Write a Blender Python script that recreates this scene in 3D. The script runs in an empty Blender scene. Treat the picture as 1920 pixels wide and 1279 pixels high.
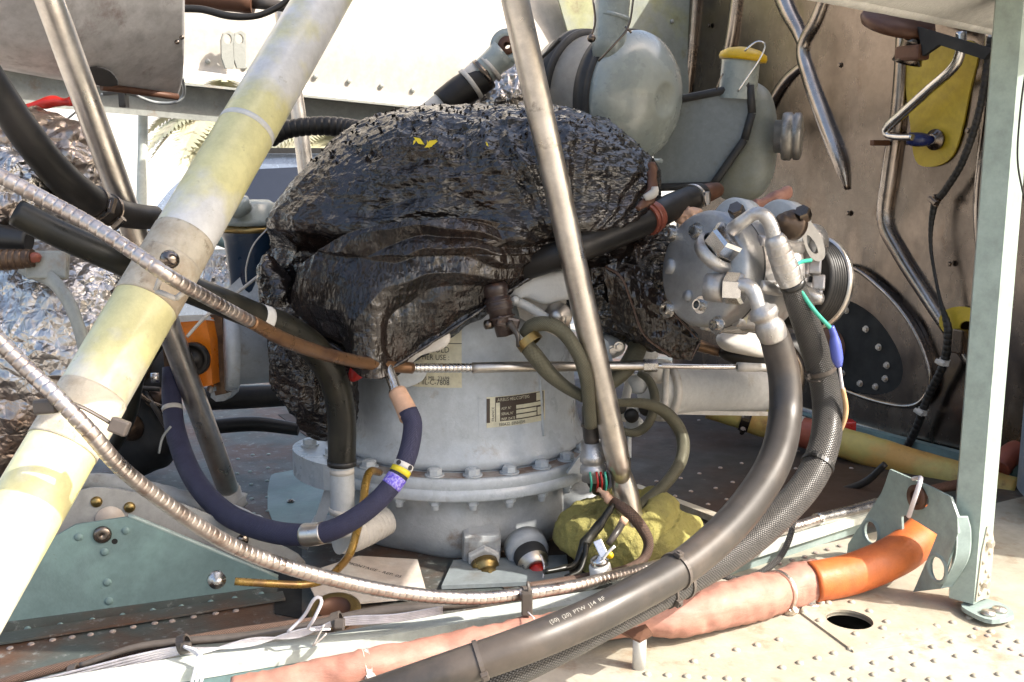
import bpy, bmesh, math, random
import numpy as np
from mathutils import Vector, Matrix
from mathutils.geometry import tessellate_polygon

random.seed(7); rng = np.random.RandomState(7)
S = bpy.context.scene
C = S.collection
# ------------------------------------------------------------------ camera
CAM_Z = 0.62
PITCH = math.radians(10)
cd = bpy.data.cameras.new("camera"); cam = bpy.data.objects.new("camera", cd); C.objects.link(cam)
cam.location = (0, 0, CAM_Z); cam.rotation_euler = (math.pi/2 - PITCH, 0, 0)
cd.lens = 36; cd.sensor_width = 36; cd.clip_start = .02; cd.clip_end = 2000
cd.dof.use_dof = False
S.camera = cam
# ------------------------------------------------------------------ light
SUN = Vector((.72, -.28, .70)).normalized()
w = bpy.data.worlds.new("World"); S.world = w; w.use_nodes = True
nt = w.node_tree; bg = nt.nodes['Background']
sky = nt.nodes.new('ShaderNodeTexSky'); sky.sky_type = 'NISHITA'; sky.sun_disc = False
sky.sun_elevation = math.asin(SUN.z); sky.sun_rotation = math.atan2(SUN.x, SUN.y)
sky.air_density = 1.0; sky.dust_density = 5.0; sky.ozone_density = 0.0
nt.links.new(sky.outputs[0], bg.inputs[0]); bg.inputs[1].default_value = 0.15
sd = bpy.data.lights.new("sun", 'SUN'); sd.energy = 3.2; sd.angle = math.radians(.5); sd.color = (1, .95, .87)
so = bpy.data.objects.new("sun", sd); C.objects.link(so); so.rotation_euler = SUN.to_track_quat('Z', 'Y').to_euler()
so.location = SUN*8
S.view_settings.view_transform = 'Standard'; S.view_settings.look = 'None'
S.view_settings.exposure = 1.42; S.view_settings.gamma = 1
# ------------------------------------------------------------------ pixel -> place
CAM = Vector((0, 0, CAM_Z)); cp, sp = math.cos(PITCH), math.sin(PITCH)
def ray(px, py):
    u = (px-960)/1920; v = -(py-639.5)/1920
    return Vector((u, cp+v*sp, -sp+v*cp))
def P(px, py, Y):
    d = ray(px, py); return CAM + d*(Y/d.y)
def G(px, py, z=0):
    d = ray(px, py); return CAM + d*((z-CAM_Z)/d.z)
def PL(px, py, p0, n):
    d = ray(px, py); return CAM + d*((p0-CAM).dot(n)/d.dot(n))
def rad(p, rpx):
    dep = (p-CAM).dot(Vector((0, cp, -sp))); return rpx*dep/1920
AX = Vector((.88, .477, 0)).normalized(); BX = Vector((.477, -.88, 0)).normalized(); UZ = Vector((0, 0, 1))
# ------------------------------------------------------------------ noise (numpy)
def _h(ix, iy, iz):
    n = (ix*374761393 + iy*668265263 + iz*2147483647) & 0xffffffff
    n = ((n ^ (n >> 13))*1274126177) & 0xffffffff
    return ((n ^ (n >> 16)) & 0xffff)/65535.0
def vnoise(p):
    p = np.asarray(p); i = np.floor(p).astype(np.int64); f = p-i; f = f*f*(3-2*f)
    r = 0
    for a in (0, 1):
        for b in (0, 1):
            for c in (0, 1):
                wgt = (f[:, 0] if a else 1-f[:, 0])*(f[:, 1] if b else 1-f[:, 1])*(f[:, 2] if c else 1-f[:, 2])
                r = r + wgt*_h(i[:, 0]+a, i[:, 1]+b, i[:, 2]+c)
    return r*2-1
def fbm(p, s, o=4, ridged=False):
    r = 0; a = 1; tot = 0
    for k in range(o):
        n = vnoise(np.asarray(p)*s*(2.03**k)+k*17.3)
        if ridged: n = 1-2*np.abs(n)
        r = r+a*n; tot += a; a *= .5
    return r/tot
# ------------------------------------------------------------------ geometry containers
class Geo:
    def __init__(s): s.v = []; s.f = []; s.uv = {}; s.sm = []
    def add(s, v, f, uv=None, smooth=True):
        o = len(s.v); s.v += [tuple(x) for x in v]
        for k, q in enumerate(f):
            s.f.append([i+o for i in q]); s.sm.append(smooth)
            if uv is not None: s.uv[len(s.f)-1] = uv[k]
        return s
def gridfaces(nu, nv, closev=False, closeu=False):
    F = []
    for i in range(nu-1 + (1 if closeu else 0)):
        for j in range(nv-1 + (1 if closev else 0)):
            F.append(((i*nv+j), (i*nv+(j+1) % nv), (((i+1) % nu)*nv+(j+1) % nv), (((i+1) % nu)*nv+j)))
    return F
def catmull(pts, n):
    """resample list of vectors (numpy rows) by centripetal-ish Catmull-Rom, n per segment"""
    A = np.array(pts, float); m = len(A)
    if m == 2: return np.array([A[0]+(A[1]-A[0])*t for t in np.linspace(0, 1, n+1)])
    A = np.vstack([2*A[0]-A[1], A, 2*A[-1]-A[-2]]); out = []
    for i in range(1, m):
        p0, p1, p2, p3 = A[i-1], A[i], A[i+1], A[i+2]
        for t in np.linspace(0, 1, n, endpoint=False):
            out.append(.5*((2*p1)+(-p0+p2)*t+(2*p0-5*p1+4*p2-p3)*t*t+(-p0+3*p1-3*p2+p3)*t**3))
    out.append(A[-2]); return np.array(out)
def path(pts, step=.006):
    """pts: list of (Vector, radius) -> evenly spaced (xyz r) rows"""
    A = catmull([(*p, r) for p, r in pts], 16)
    d = np.r_[0, np.cumsum(np.linalg.norm(np.diff(A[:, :3], axis=0), axis=1))]
    n = max(2, int(d[-1]/step)+1); t = np.linspace(0, d[-1], n)
    return np.stack([np.interp(t, d, A[:, k]) for k in range(4)], 1), t
def frames(X):
    T = np.gradient(X, axis=0); T /= np.linalg.norm(T, axis=1)[:, None]+1e-12
    n = np.cross(T[0], [0, 0, 1.]); n = n if np.linalg.norm(n) > .1 else np.cross(T[0], [0, 1., 0]); n /= np.linalg.norm(n)
    N = []
    for t in T:
        n = n-t*np.dot(n, t); n /= np.linalg.norm(n); N.append(n)
    N = np.array(N); return T, N, np.cross(T, N)
def sweep(pts, ns=14, step=.008, ridge=None, cap=True, disp=None, flat=1.0):
    """tube mesh; ridge=(pitch, amp, sharp) radius modulation; disp(P,N,s,theta)->offset"""
    if ridge: step = min(step, ridge[0]/9)
    A, s = path(pts, step); X, R = A[:, :3], A[:, 3]
    T, N, B = frames(X); th = np.linspace(0, 2*math.pi, ns, endpoint=False)
    if ridge:
        ph = (s/ridge[0]) % 1; m = np.minimum(1, np.abs(np.sin(math.pi*ph))*ridge[2])**.7 ; R = R*(1-ridge[1]*(1-m))
    dirs = N[:, None, :]*np.cos(th)[None, :, None]+B[:, None, :]*flat*np.sin(th)[None, :, None]
    V = X[:, None, :]+dirs*R[:, None, None]
    if disp is not None:
        V2 = V.reshape(-1, 3); D = dirs.reshape(-1, 3)
        V2 = V2+D*disp(V2)[:, None]; V = V2.reshape(V.shape)
    g = Geo(); nu = len(X); F = gridfaces(nu, ns, closev=True)
    r0 = float(np.mean(R)); UVs = []
    for i in range(nu-1):
        for j in range(ns):
            a, b = s[i], s[i+1]; c, d = j/ns*2*math.pi*r0, (j+1)/ns*2*math.pi*r0
            UVs.append(((a, c), (a, d), (b, d), (b, c)))
    g.add(V.reshape(-1, 3), F, UVs)
    if cap:
        g.f.append(list(range(ns))[::-1]); g.sm.append(False)
        g.f.append([(nu-1)*ns+j for j in range(ns)]); g.sm.append(False)
    return g
def axisM(p, z, x=None):
    z = Vector(z).normalized()
    x = Vector(x) if x is not None else (Vector((0, 0, 1)) if abs(z.z) < .9 else Vector((1, 0, 0)))
    x = (x-z*x.dot(z)).normalized(); y = z.cross(x)
    M = Matrix((x, y, z)).transposed().to_4x4(); M.translation = Vector(p); return M
def lathe(prof, M=Matrix(), n=40, smooth=True, g=None, disp=None, close=False):
    g = g or Geo(); V = []
    for r, h in prof:
        for j in range(n):
            a = 2*math.pi*j/n; V.append(M @ Vector((max(r, 1e-5)*math.cos(a), max(r, 1e-5)*math.sin(a), h)))
    F = gridfaces(len(prof), n, closev=True); F = [f[::-1] for f in F]
    UVs = None
    g.add(V, F, UVs, smooth); return g
def prism(n, r, h, M=Matrix(), g=None, h0=0, r2=None, ch=0.0):
    prof = [(0, h0), (r, h0), (r if r2 is None else r2, h0+h*(1-ch)), ((r if r2 is None else r2)*(1-.12*(ch > 0)), h0+h), (0, h0+h)]
    return lathe(prof, M, n, False, g)
def box(sx, sy, sz, M=Matrix(), g=None, c=(0, 0, 0), bev=0):
    g = g or Geo(); bm = bmesh.new(); bmesh.ops.create_cube(bm, size=1)
    for v in bm.verts: v.co = Vector((v.co.x*sx, v.co.y*sy, v.co.z*sz))
    if bev: bmesh.ops.bevel(bm, geom=list(bm.edges), offset=bev, segments=2, profile=.6, affect='EDGES')
    bm.verts.ensure_lookup_table()
    V = [M @ (v.co+Vector(c)) for v in bm.verts]; F = [[v.index for v in f.verts] for f in bm.faces]
    bm.free(); return g.add(V, F, None, False)
def plate(poly3, n, th, g=None, holes=()):
    """flat plate from 3D outline (list Vector), thickness th along n, with holes"""
    g = g or Geo(); loops = [[Vector(p) for p in poly3]]+[[Vector(p) for p in h] for h in holes]
    n = Vector(n).normalized(); x = n.orthogonal().normalized(); y = n.cross(x)
    flat = [[Vector((p.dot(x), p.dot(y), 0)) for p in L] for L in loops]
    tri = tessellate_polygon(flat); allp = [p for L in loops for p in L]; m = len(allp)
    V = allp+[p-n*th for p in allp]; F = []
    for t in tri:
        a, b, c = t; nn = (allp[b]-allp[a]).cross(allp[c]-allp[a])
        if nn.dot(n) < 0: t = (a, c, b)
        F.append(tuple(t)); F.append(tuple(m+i for i in t[::-1]))
    o = 0
    for L in loops:
        k = len(L)
        for i in range(k): a, b = o+i, o+(i+1) % k; F.append((a, b, m+b, m+a))
        o += k
    return g.add(V, F, None, False)
def ellipse(c, x, y, n=32): return [c+x*math.cos(2*math.pi*i/n)+y*math.sin(2*math.pi*i/n) for i in range(n)]
def rounded(pts, k=4):
    """soft outline through points"""
    A = np.array([tuple(p) for p in pts]); m = len(A); out = []
    for i in range(m):
        p0, p1, p2, p3 = A[i-1], A[i], A[(i+1) % m], A[(i+2) % m]
        for t in np.linspace(0, 1, k, endpoint=False):
            out.append(.5*((2*p1)+(-p0+p2)*t+(2*p0-5*p1+4*p2-p3)*t*t+(-p0+3*p1-3*p2+p3)*t**3))
    return [Vector(p) for p in out]
def patch(rows, nu=40, nv=60, disp=None, th=.002):
    """smooth sheet through a grid of 3D control points; disp(V)-> offset along normal; real thickness th"""
    R = [catmull([tuple(p) for p in r], 24) for r in rows]
    def rs(A, n): t = np.linspace(0, len(A)-1, n); return np.stack([np.interp(t, np.arange(len(A)), A[:, k]) for k in range(3)], 1)
    R = np.array([rs(r, nv) for r in R])
    V = np.array([rs(catmull(R[:, j, :], 24), nu) for j in range(nv)]).transpose(1, 0, 2)
    du = np.gradient(V, axis=0); dv = np.gradient(V, axis=1); N = np.cross(du, dv); N /= np.linalg.norm(N, axis=2)[..., None]+1e-9
    tocam = np.array(CAM)-V
    if np.mean(np.sum(N*tocam, axis=2)) < 0: N = -N
    if disp is not None: V = V+N*disp(V.reshape(-1, 3)).reshape(nu, nv, 1)
    g = Geo(); F = gridfaces(nu, nv); A = V.reshape(-1, 3); m = len(A); Bk = (V-N*th).reshape(-1, 3)
    q = V[1, 0]-V[0, 0], V[0, 1]-V[0, 0]
    if np.dot(np.cross(q[1], q[0]), N[0, 0]) < 0: F = [f[::-1] for f in F]
    F2 = [tuple(i+m for i in f[::-1]) for f in F]
    e = []
    b = [i*nv for i in range(nu)]; b2 = [i*nv+nv-1 for i in range(nu)]; b3 = list(range(nv)); b4 = [(nu-1)*nv+j for j in range(nv)]
    for L in (b, b2, b3, b4):
        for i in range(len(L)-1): e.append((L[i], L[i+1], L[i+1]+m, L[i]+m))
    uv = []
    for i in range(nu-1):
        for j in range(nv-1): uv.append(((i/nu, j/nv), (i/nu, (j+1)/nv), ((i+1)/nu, (j+1)/nv), ((i+1)/nu, j/nv)))
    g.add(np.vstack([A, Bk]), F+F2+e); return g
def inflate(outline, c, bulge_f, bulge_b, n=220, m=70, p=2.4, disp=None, shift=(0, 0, 0)):
    """closed lump with given outline (3D points in a roughly upright plane); bulges toward camera/back"""
    A = np.array([tuple(q) for q in outline+outline[:1]]); d = np.r_[0, np.cumsum(np.linalg.norm(np.diff(A, axis=0), axis=1))]
    t = np.linspace(0, d[-1], n, endpoint=False); O = np.stack([np.interp(t, d, A[:, k]) for k in range(3)], 1)
    O = (np.roll(O, 1, 0)+O*2+np.roll(O, -1, 0))/4
    c = np.array(c); tc = np.array(CAM)-c; tc[2] = 0; tc /= np.linalg.norm(tc)
    ss = np.sin(np.linspace(0, math.pi/2, m)); rings = []
    for s in ss: rings.append(c+(O-c)*s+tc*bulge_f*(1-s**p)**(1/p))
    for s in ss[::-1][1:]: rings.append(c+(O-c)*s-tc*bulge_b*(1-s**p)**(1/p))
    V = np.array(rings); V[0] = c+tc*bulge_f; V[-1] = c-tc*bulge_b
    du = np.gradient(V, axis=0); dv = np.roll(V, -1, 1)-np.roll(V, 1, 1); N = np.cross(dv, du)
    L = np.linalg.norm(N, axis=2)[..., None]; N = np.where(L > 1e-9, N/(L+1e-12), tc*np.where(np.arange(len(V)) < m, 1, -1)[:, None, None])
    out = V-c; sg = np.sign(np.mean(np.sum(N[m//2]*out[m//2], axis=1))); N = N*sg
    N[0] = tc; N[-1] = -tc
    if disp is not None: V = V+N*disp(V.reshape(-1, 3), N.reshape(-1, 3)).reshape(V.shape[0], V.shape[1], 1)
    V[0] = V[0].mean(0); V[-1] = V[-1].mean(0)
    F = gridfaces(len(V), n, closev=True)
    if sg < 0: F = [f[::-1] for f in F]
    return Geo().add(V.reshape(-1, 3), F)
# ------------------------------------------------------------------ objects
def mesh_of(name, g, mat, org):
    me = bpy.data.meshes.new(name)
    me.from_pydata([(v[0]-org[0], v[1]-org[1], v[2]-org[2]) for v in g.v], [], g.f)
    me.polygons.foreach_set('use_smooth', g.sm)
    if g.uv:
        uvl = me.uv_layers.new(name='UVMap'); arr = np.zeros(len(me.loops)*2, np.float32); k = 0
        for i, f in enumerate(g.f):
            q = g.uv.get(i)
            for j in range(len(f)):
                if q is not None: arr[2*k], arr[2*k+1] = q[j]
                k += 1
        uvl.data.foreach_set('uv', arr)
    if mat: me.materials.append(mat)
    me.validate(); me.update(); return me
def tag(o, label, cat, group=None, kind=None):
    if label: o['label'] = label
    if cat: o['category'] = cat
    if group: o['group'] = group
    if kind: o['kind'] = kind
def thing(name, loc, label, cat, group=None):
    o = bpy.data.objects.new(name, None); o.empty_display_size = .02; C.objects.link(o); o.location = loc
    tag(o, label, cat, group); return o
ORG = {}
def part(name, g, mat, parent, label=None, kind=None):
    org = Vector((0, 0, 0)); q = parent
    while q is not None: org += Vector(q.location); q = q.parent
    me = mesh_of(name, g, mat, org); o = bpy.data.objects.new(name, me); C.objects.link(o); o.parent = parent
    tag(o, label, None, None, kind); return o
def solo(name, g, mat, label, cat, group=None, kind=None):
    A = np.array(g.v); org = (float(A[:, 0].mean()), float(A[:, 1].mean()), float(A[:, 2].min()))
    me = mesh_of(name, g, mat, org); o = bpy.data.objects.new(name, me); C.objects.link(o); o.location = org
    tag(o, label, cat, group, kind); return o
def inst(name, me, parent, Mw, label=None):
    """part sharing mesh data, placed by world matrix Mw"""
    org = Vector((0, 0, 0)); q = parent
    while q is not None: org += Vector(q.location); q = q.parent
    o = bpy.data.objects.new(name, me); C.objects.link(o); o.parent = parent
    o.matrix_local = Matrix.Translation(-org) @ Mw
    if label: o['label'] = label
    return o
def textgeo(s, size=1.0, align='CENTER'):
    cu = bpy.data.curves.new('t', 'FONT'); cu.body = s; cu.size = size; cu.align_x = align; cu.resolution_u = 2
    ob = bpy.data.objects.new('t', cu); C.objects.link(ob)
    me = bpy.data.meshes.new_from_object(ob.evaluated_get(bpy.context.evaluated_depsgraph_get()))
    V = [tuple(v.co) for v in me.vertices]; F = [tuple(p.vertices) for p in me.polygons]
    C.objects.unlink(ob); bpy.data.objects.remove(ob); bpy.data.curves.remove(cu); bpy.data.meshes.remove(me)
    return V, F
# ------------------------------------------------------------------ materials
MATS = {}
def mat(name, col, rough=.5, metal=0., col2=None, sc=12., lo=.45, hi=.6, dirt=None, dsc=30., dlo=.58, dhi=.72, bump=0., bsc=150., rvar=.12, coat=0., spec=.5, stretch=None, braid=None, bdist=.002, sheen=0, crinkle=None, grime=.09):
    m = bpy.data.materials.new(name); m.use_nodes = True; n = m.node_tree.nodes; l = m.node_tree.links; b = n['Principled BSDF']
    tc = n.new('ShaderNodeTexCoord'); src = tc.outputs['Object']
    if stretch:
        mp = n.new('ShaderNodeMapping'); mp.inputs['Scale'].default_value = stretch; l.new(src, mp.inputs[0]); src = mp.outputs[0]
    def noise(s, d=5, r=.6):
        q = n.new('ShaderNodeTexNoise'); q.inputs['Scale'].default_value = s; q.inputs['Detail'].default_value = d; q.inputs['Roughness'].default_value = r; l.new(src, q.inputs['Vector']); return q.outputs['Fac']
    def ramp(x, a, c):
        q = n.new('ShaderNodeMapRange'); q.inputs[1].default_value = a; q.inputs[2].default_value = c; l.new(x, q.inputs[0]); return q.outputs[0]
    def mix(f, a, c):
        q = n.new('ShaderNodeMix'); q.data_type = 'RGBA'
        l.new(f, q.inputs[0])
        for k, x in ((6, a), (7, c)):
            if isinstance(x, tuple): q.inputs[k].default_value = (*x, 1)
            else: l.new(x, q.inputs[k])
        return q.outputs[2]
    def math_(op, a, c):
        q = n.new('ShaderNodeMath'); q.operation = op
        for k, x in ((0, a), (1, c)):
            if isinstance(x, (int, float)): q.inputs[k].default_value = x
            else: l.new(x, q.inputs[k])
        return q.outputs[0]
    c = col
    if col2: c = mix(ramp(noise(sc), lo, hi), col, col2)
    v = noise(sc*2.7+3, 4)
    dk = tuple(x*.82 for x in col)
    # gentle tonal variety
    if not col2: c = mix(ramp(v, .3, .7), tuple(min(1, x*1.06) for x in col), dk)
    height = None
    if braid:
        uvn = n.new('ShaderNodeUVMap'); sx = n.new('ShaderNodeSeparateXYZ'); l.new(uvn.outputs[0], sx.inputs[0])
        k, bc, amt = braid; u_ = math_('MULTIPLY', sx.outputs[0], k); v_ = math_('MULTIPLY', sx.outputs[1], k)
        s1 = math_('SINE', math_('ADD', u_, v_), 0); s2 = math_('SINE', math_('SUBTRACT', u_, v_), 0)
        pr = math_('ABSOLUTE', math_('MULTIPLY', s1, s2), 0)
        pw = ramp(pr, 0, .55)
        c = mix(pw, tuple(x for x in bc), c if not isinstance(c, tuple) else c)
        height = pw; 
    if dirt: c = mix(ramp(noise(dsc, 8, .7), dlo, dhi), c, dirt)
    if grime:
        gq = n.new('ShaderNodeMix'); gq.data_type = 'RGBA'; gq.blend_type = 'MULTIPLY'; gq.inputs[0].default_value = 1
        gr = n.new('ShaderNodeMapRange'); gr.inputs[1].default_value = .38; gr.inputs[2].default_value = .62; gr.inputs[3].default_value = 1-2.2*grime; gr.inputs[4].default_value = 1
        gn = n.new('ShaderNodeTexNoise'); gn.inputs['Scale'].default_value = 38; gn.inputs['Detail'].default_value = 12; gn.inputs['Roughness'].default_value = .78; l.new(tc.outputs['Object'], gn.inputs['Vector'])
        l.new(gn.outputs['Fac'], gr.inputs[0]); l.new(gr.outputs[0], gq.inputs[7])
        if isinstance(c, tuple): gq.inputs[6].default_value = (*c, 1)
        else: l.new(c, gq.inputs[6])
        c = gq.outputs[2]
    if crinkle:
        hs = None
        for (s_, a_) in crinkle[0]:
            wn = n.new('ShaderNodeTexNoise'); wn.inputs['Scale'].default_value = s_*.6; l.new(src, wn.inputs['Vector'])
            ad = n.new('ShaderNodeVectorMath'); ad.operation = 'MULTIPLY_ADD'; l.new(wn.outputs['Color'], ad.inputs[0]); ad.inputs[1].default_value = (1.1/s_,)*3; l.new(src, ad.inputs[2])
            vn = n.new('ShaderNodeTexVoronoi'); vn.feature = 'DISTANCE_TO_EDGE'; vn.inputs['Scale'].default_value = s_; l.new(ad.outputs[0], vn.inputs['Vector'])
            hh = math_('MULTIPLY', vn.outputs['Distance'], a_); hs = hh if hs is None else math_('ADD', hs, hh)
        height = hs; bump = crinkle[1]; bdist = crinkle[2]
    if isinstance(c, tuple): b.inputs['Base Color'].default_value = (*c, 1)
    else: l.new(c, b.inputs['Base Color'])
    rr = ramp(noise(sc*1.7+9, 6), .3, .7); q = n.new('ShaderNodeMapRange'); l.new(rr, q.inputs[0])
    q.inputs[3].default_value = max(.03, rough-rvar); q.inputs[4].default_value = min(1, rough+rvar); l.new(q.outputs[0], b.inputs['Roughness'])
    b.inputs['Metallic'].default_value = metal; b.inputs['Specular IOR Level'].default_value = spec
    b.inputs['Coat Weight'].default_value = coat; b.inputs['Coat Roughness'].default_value = .15
    if bump or height is not None:
        bp = n.new('ShaderNodeBump'); bp.inputs['Strength'].default_value = bump if bump else .6; bp.inputs['Distance'].default_value = bdist
        if height is not None: l.new(height, bp.inputs['Height'])
        else: l.new(noise(bsc, 6, .65), bp.inputs['Height'])
        l.new(bp.outputs[0], b.inputs['Normal'])
    MATS[name] = m; return m
mat('steel', (.72, .67, .61), .36, 1, col2=(.62, .57, .51), sc=9, bump=.12, bsc=420, dirt=(.25, .2, .16), dsc=26, dlo=.62, dhi=.75, bdist=.0006)
mat('steel_bright', (.72, .7, .67), .22, 1, dirt=(.35, .25, .17), dsc=60, dlo=.58, dhi=.7, bump=.1, bsc=300, bdist=.0006)
mat('steel_dark', (.25, .21, .18), .24, 1, col2=(.14, .115, .095), sc=3, bump=.12, bsc=90, stretch=(1, 1, .5), dirt=(.16, .1, .065), dsc=9, dlo=.6, dhi=.85, bdist=.001)
mat('conduit', (.6, .54, .5), .36, 1, dirt=(.3, .19, .14), dsc=35, dlo=.5, dhi=.72)
mat('conduit_brown', (.16, .1, .06), .4, .6, col2=(.08, .05, .035), sc=30)
mat('gear_grey', (.52, .565, .605), .32, 0, col2=(.47, .51, .54), sc=7, dirt=(.3, .24, .18), dsc=18, dlo=.585, dhi=.76, bump=.2, bsc=260, coat=.25)
mat('cast_grey', (.47, .495, .51), .45, 0, col2=(.4, .415, .42), sc=8, dirt=(.22, .16, .11), dsc=16, dlo=.56, dhi=.75, bump=.35, bsc=200)
mat('flange_dirty', (.4, .36, .33), .6, 0, col2=(.24, .16, .12), sc=22, dirt=(.45, .45, .44), dsc=40, bump=.3)
mat('tube_paint', (.68, .64, .33), .38, 0, col2=(.68, .68, .67), sc=5.5, lo=.5, hi=.62, dirt=(.3, .27, .18), dsc=45, dlo=.64, dhi=.76, bump=.1, bsc=200, coat=.3)
mat('tape_cream', (.55, .5, .4), .55, 0, col2=(.38, .31, .22), sc=16, dirt=(.14, .1, .06), dsc=48, dlo=.58, dhi=.72, bump=.4, bsc=240)
mat('white_paint', (.66, .66, .64), .4, 0, dirt=(.4, .35, .28), dsc=20, dlo=.6, dhi=.8, bump=.1)
mat('fairing_white', (.5, .465, .41), .5, 0, col2=(.44, .41, .36), sc=4, dirt=(.4, .42, .36), dsc=5, dlo=.6, dhi=.75)
mat('cowl_grey', (.55, .53, .52), .5, 0, col2=(.44, .42, .41), sc=6, stretch=(5, 5, .7), dirt=(.2, .14, .12), dsc=5, dlo=.56, dhi=.78, bump=.1)
mat('cowl_white', (.58, .57, .53), .55, 0, bump=.5, bsc=260, bdist=.003)
mat('teal', (.15, .225, .225), .45, 0, col2=(.2, .31, .3), sc=6, dirt=(.1, .09, .07), dsc=55, dlo=.66, dhi=.76, bump=.12, bsc=300)
mat('teal_pale', (.3, .38, .36), .42, 0, dirt=(.3, .24, .15), dsc=35, dlo=.64, dhi=.8, bump=.1)
mat('deck_cream', (.4, .365, .285), .5, 0, col2=(.45, .42, .35), sc=5, dirt=(.24, .15, .08), dsc=13, dlo=.55, dhi=.74, bump=.25, bsc=160)
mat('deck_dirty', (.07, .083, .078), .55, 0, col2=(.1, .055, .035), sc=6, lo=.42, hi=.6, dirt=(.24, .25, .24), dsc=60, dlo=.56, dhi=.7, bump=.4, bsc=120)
mat('deck_brown', (.06, .038, .027), .6, 0, spec=.2, col2=(.05, .045, .04), sc=3, dirt=(.16, .15, .13), dsc=50, dlo=.62, dhi=.75, bump=.3, bsc=120)
mat('beam_paint', (.62, .66, .6), .38, 0, dirt=(.4, .3, .2), dsc=25, dlo=.62, dhi=.8)
mat('rubber', (.014, .013, .012), .45, 0, col2=(.026, .023, .021), sc=14, spec=.35, bump=.15, bsc=500, rvar=.1, bdist=.0006)
mat('rubber_dusty', (.04, .036, .033), .36, 0, col2=(.075, .062, .052), sc=9, spec=.45, bump=.1, bsc=400, rvar=.08, bdist=.0006)
mat('rubber_green', (.012, .012, .009), .36, 0, col2=(.022, .02, .013), sc=25, spec=.4)
mat('braid_black', (.095, .09, .085), .38, 0, braid=(760, (.02, .02, .02), 1), bump=1, bdist=.0012)
mat('braid_blue', (.042, .045, .1), .65, 0, braid=(1100, (.018, .018, .05), 1), bump=.7, bdist=.001)
mat('braid_olive', (.19, .18, .12), .5, .3, braid=(1200, (.045, .04, .028), 1), bump=.8, bdist=.0008)
mat('braid_brown', (.17, .1, .07), .55, 0, braid=(1100, (.03, .02, .015), 1), bump=.8, bdist=.0008)
mat('bag', (.009, .008, .0085), .22, 0, crinkle=(((13, 1.), (40, .36), (110, .12)), .55, .015), stretch=(.7, 1, 1.9), col2=(.016, .011, .009), sc=10, dirt=(.05, .03, .022), dsc=8, dlo=.52, dhi=.8, bump=.5, bsc=190, rvar=.07, spec=.75, bdist=.003)
mat('bag_smooth', (.011, .0095, .0095), .2, 0, crinkle=(((9, .8), (30, .30), (80, .14)), .6, .015), stretch=(1.7, 1.4, .65), col2=(.02, .0135, .011), sc=7, dirt=(.06, .035, .025), dsc=9, dlo=.54, dhi=.8, rvar=.07, spec=.55)
mat('foil', (.6, .56, .52), .33, 1, crinkle=(((11, 1.), (32, .4), (90, .12)), .8, .03), col2=(.46, .34, .27), sc=4.5, lo=.52, hi=.66, dirt=(.2, .12, .08), dsc=26, dlo=.6, dhi=.7, bump=.7, bsc=60, bdist=.004)
mat('foil_brown', (.45, .37, .31), .4, .9, crinkle=(((14, 1.), (40, .4)), .9, .025), col2=(.6, .55, .5), sc=5, lo=.5, hi=.62, dirt=(.12, .07, .05), dsc=30, dlo=.56, dhi=.68, bump=.7, bsc=60, bdist=.004)
mat('alu_cast', (.56, .55, .54), .36, .75, col2=(.46, .44, .425), sc=14, dirt=(.25, .16, .1), dsc=22, dlo=.58, dhi=.78, bump=.4, bsc=220)
mat('alu_face', (.42, .425, .43), .42, .8, dirt=(.28, .24, .22), dsc=16, dlo=.6, dhi=.8, bump=.35, bsc=300)
mat('black_plastic', (.02, .02, .02), .4, 0, bump=.1)
mat('zip_grey', (.09, .075, .065), .4, 0)
mat('orange_hose', (.58, .15, .035), .5, 0, col2=(.5, .115, .03), sc=20, bump=.25, bsc=300)
mat('salmon', (.4, .2, .15), .6, 0, col2=(.32, .15, .11), sc=12, dirt=(.28, .13, .09), dsc=28, dlo=.58, dhi=.75, bump=.45, bsc=90, stretch=(1, 1, 3))
mat('silicone_red', (.28, .075, .045), .45, 0)
mat('orange_metal', (.8, .22, .01), .35, 0, dirt=(.3, .08, .02), dsc=20, dlo=.62, dhi=.8, coat=.3)
mat('yellow_paint', (.55, .4, .03), .5, 0, dirt=(.3, .17, .04), dsc=12, dlo=.56, dhi=.8, bump=.2)
mat('yellow_cap', (.75, .47, .01), .4, 0, dirt=(.2, .1, .03), dsc=30)
mat('yellow_pipe', (.42, .35, .11), .5, 0, col2=(.45, .26, .07), sc=9, dirt=(.2, .11, .04), dsc=20)
mat('foam', (.4, .355, .11), .9, 0, col2=(.3, .265, .09), sc=14, dirt=(.16, .1, .03), dsc=24, dlo=.6, dhi=.75, bump=1, bsc=330, bdist=.004)
mat('blue_pot', (.012, .035, .075), .35, 0, dirt=(.05, .07, .09), dsc=30, coat=.3)
mat('brass', (.35, .25, .1), .35, .9, dirt=(.15, .09, .04), dsc=50)
mat('gold_tube', (.33, .2, .04), .28, .5, col2=(.2, .11, .03), sc=30, coat=.4)
mat('label_cream', (.72, .68, .5), .5, 0, dirt=(.5, .44, .3), dsc=20)
mat('ink', (.03, .03, .035), .6)
mat('ink_pale', (.4, .38, .33), .6)
mat('plate_brown', (.05, .03, .02), .45)
mat('peach', (.68, .42, .28), .5)
mat('red', (.45, .02, .015), .35)
mat('navy', (.02, .03, .12), .3)
mat('blue_plastic', (.09, .12, .45), .35)
mat('violet', (.12, .08, .6), .5, 0, col2=(.4, .36, .7), sc=300)
mat('yellow_band', (.75, .62, .03), .5)
mat('white_wire', (.78, .75, .78), .4)
mat('green_wire', (.05, .4, .28), .35)
mat('tan_wire', (.55, .35, .18), .4)
mat('grey_wire', (.3, .32, .32), .45)
mat('paper', (.55, .47, .4), .7, 0, col2=(.6, .56, .5), sc=12)
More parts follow.
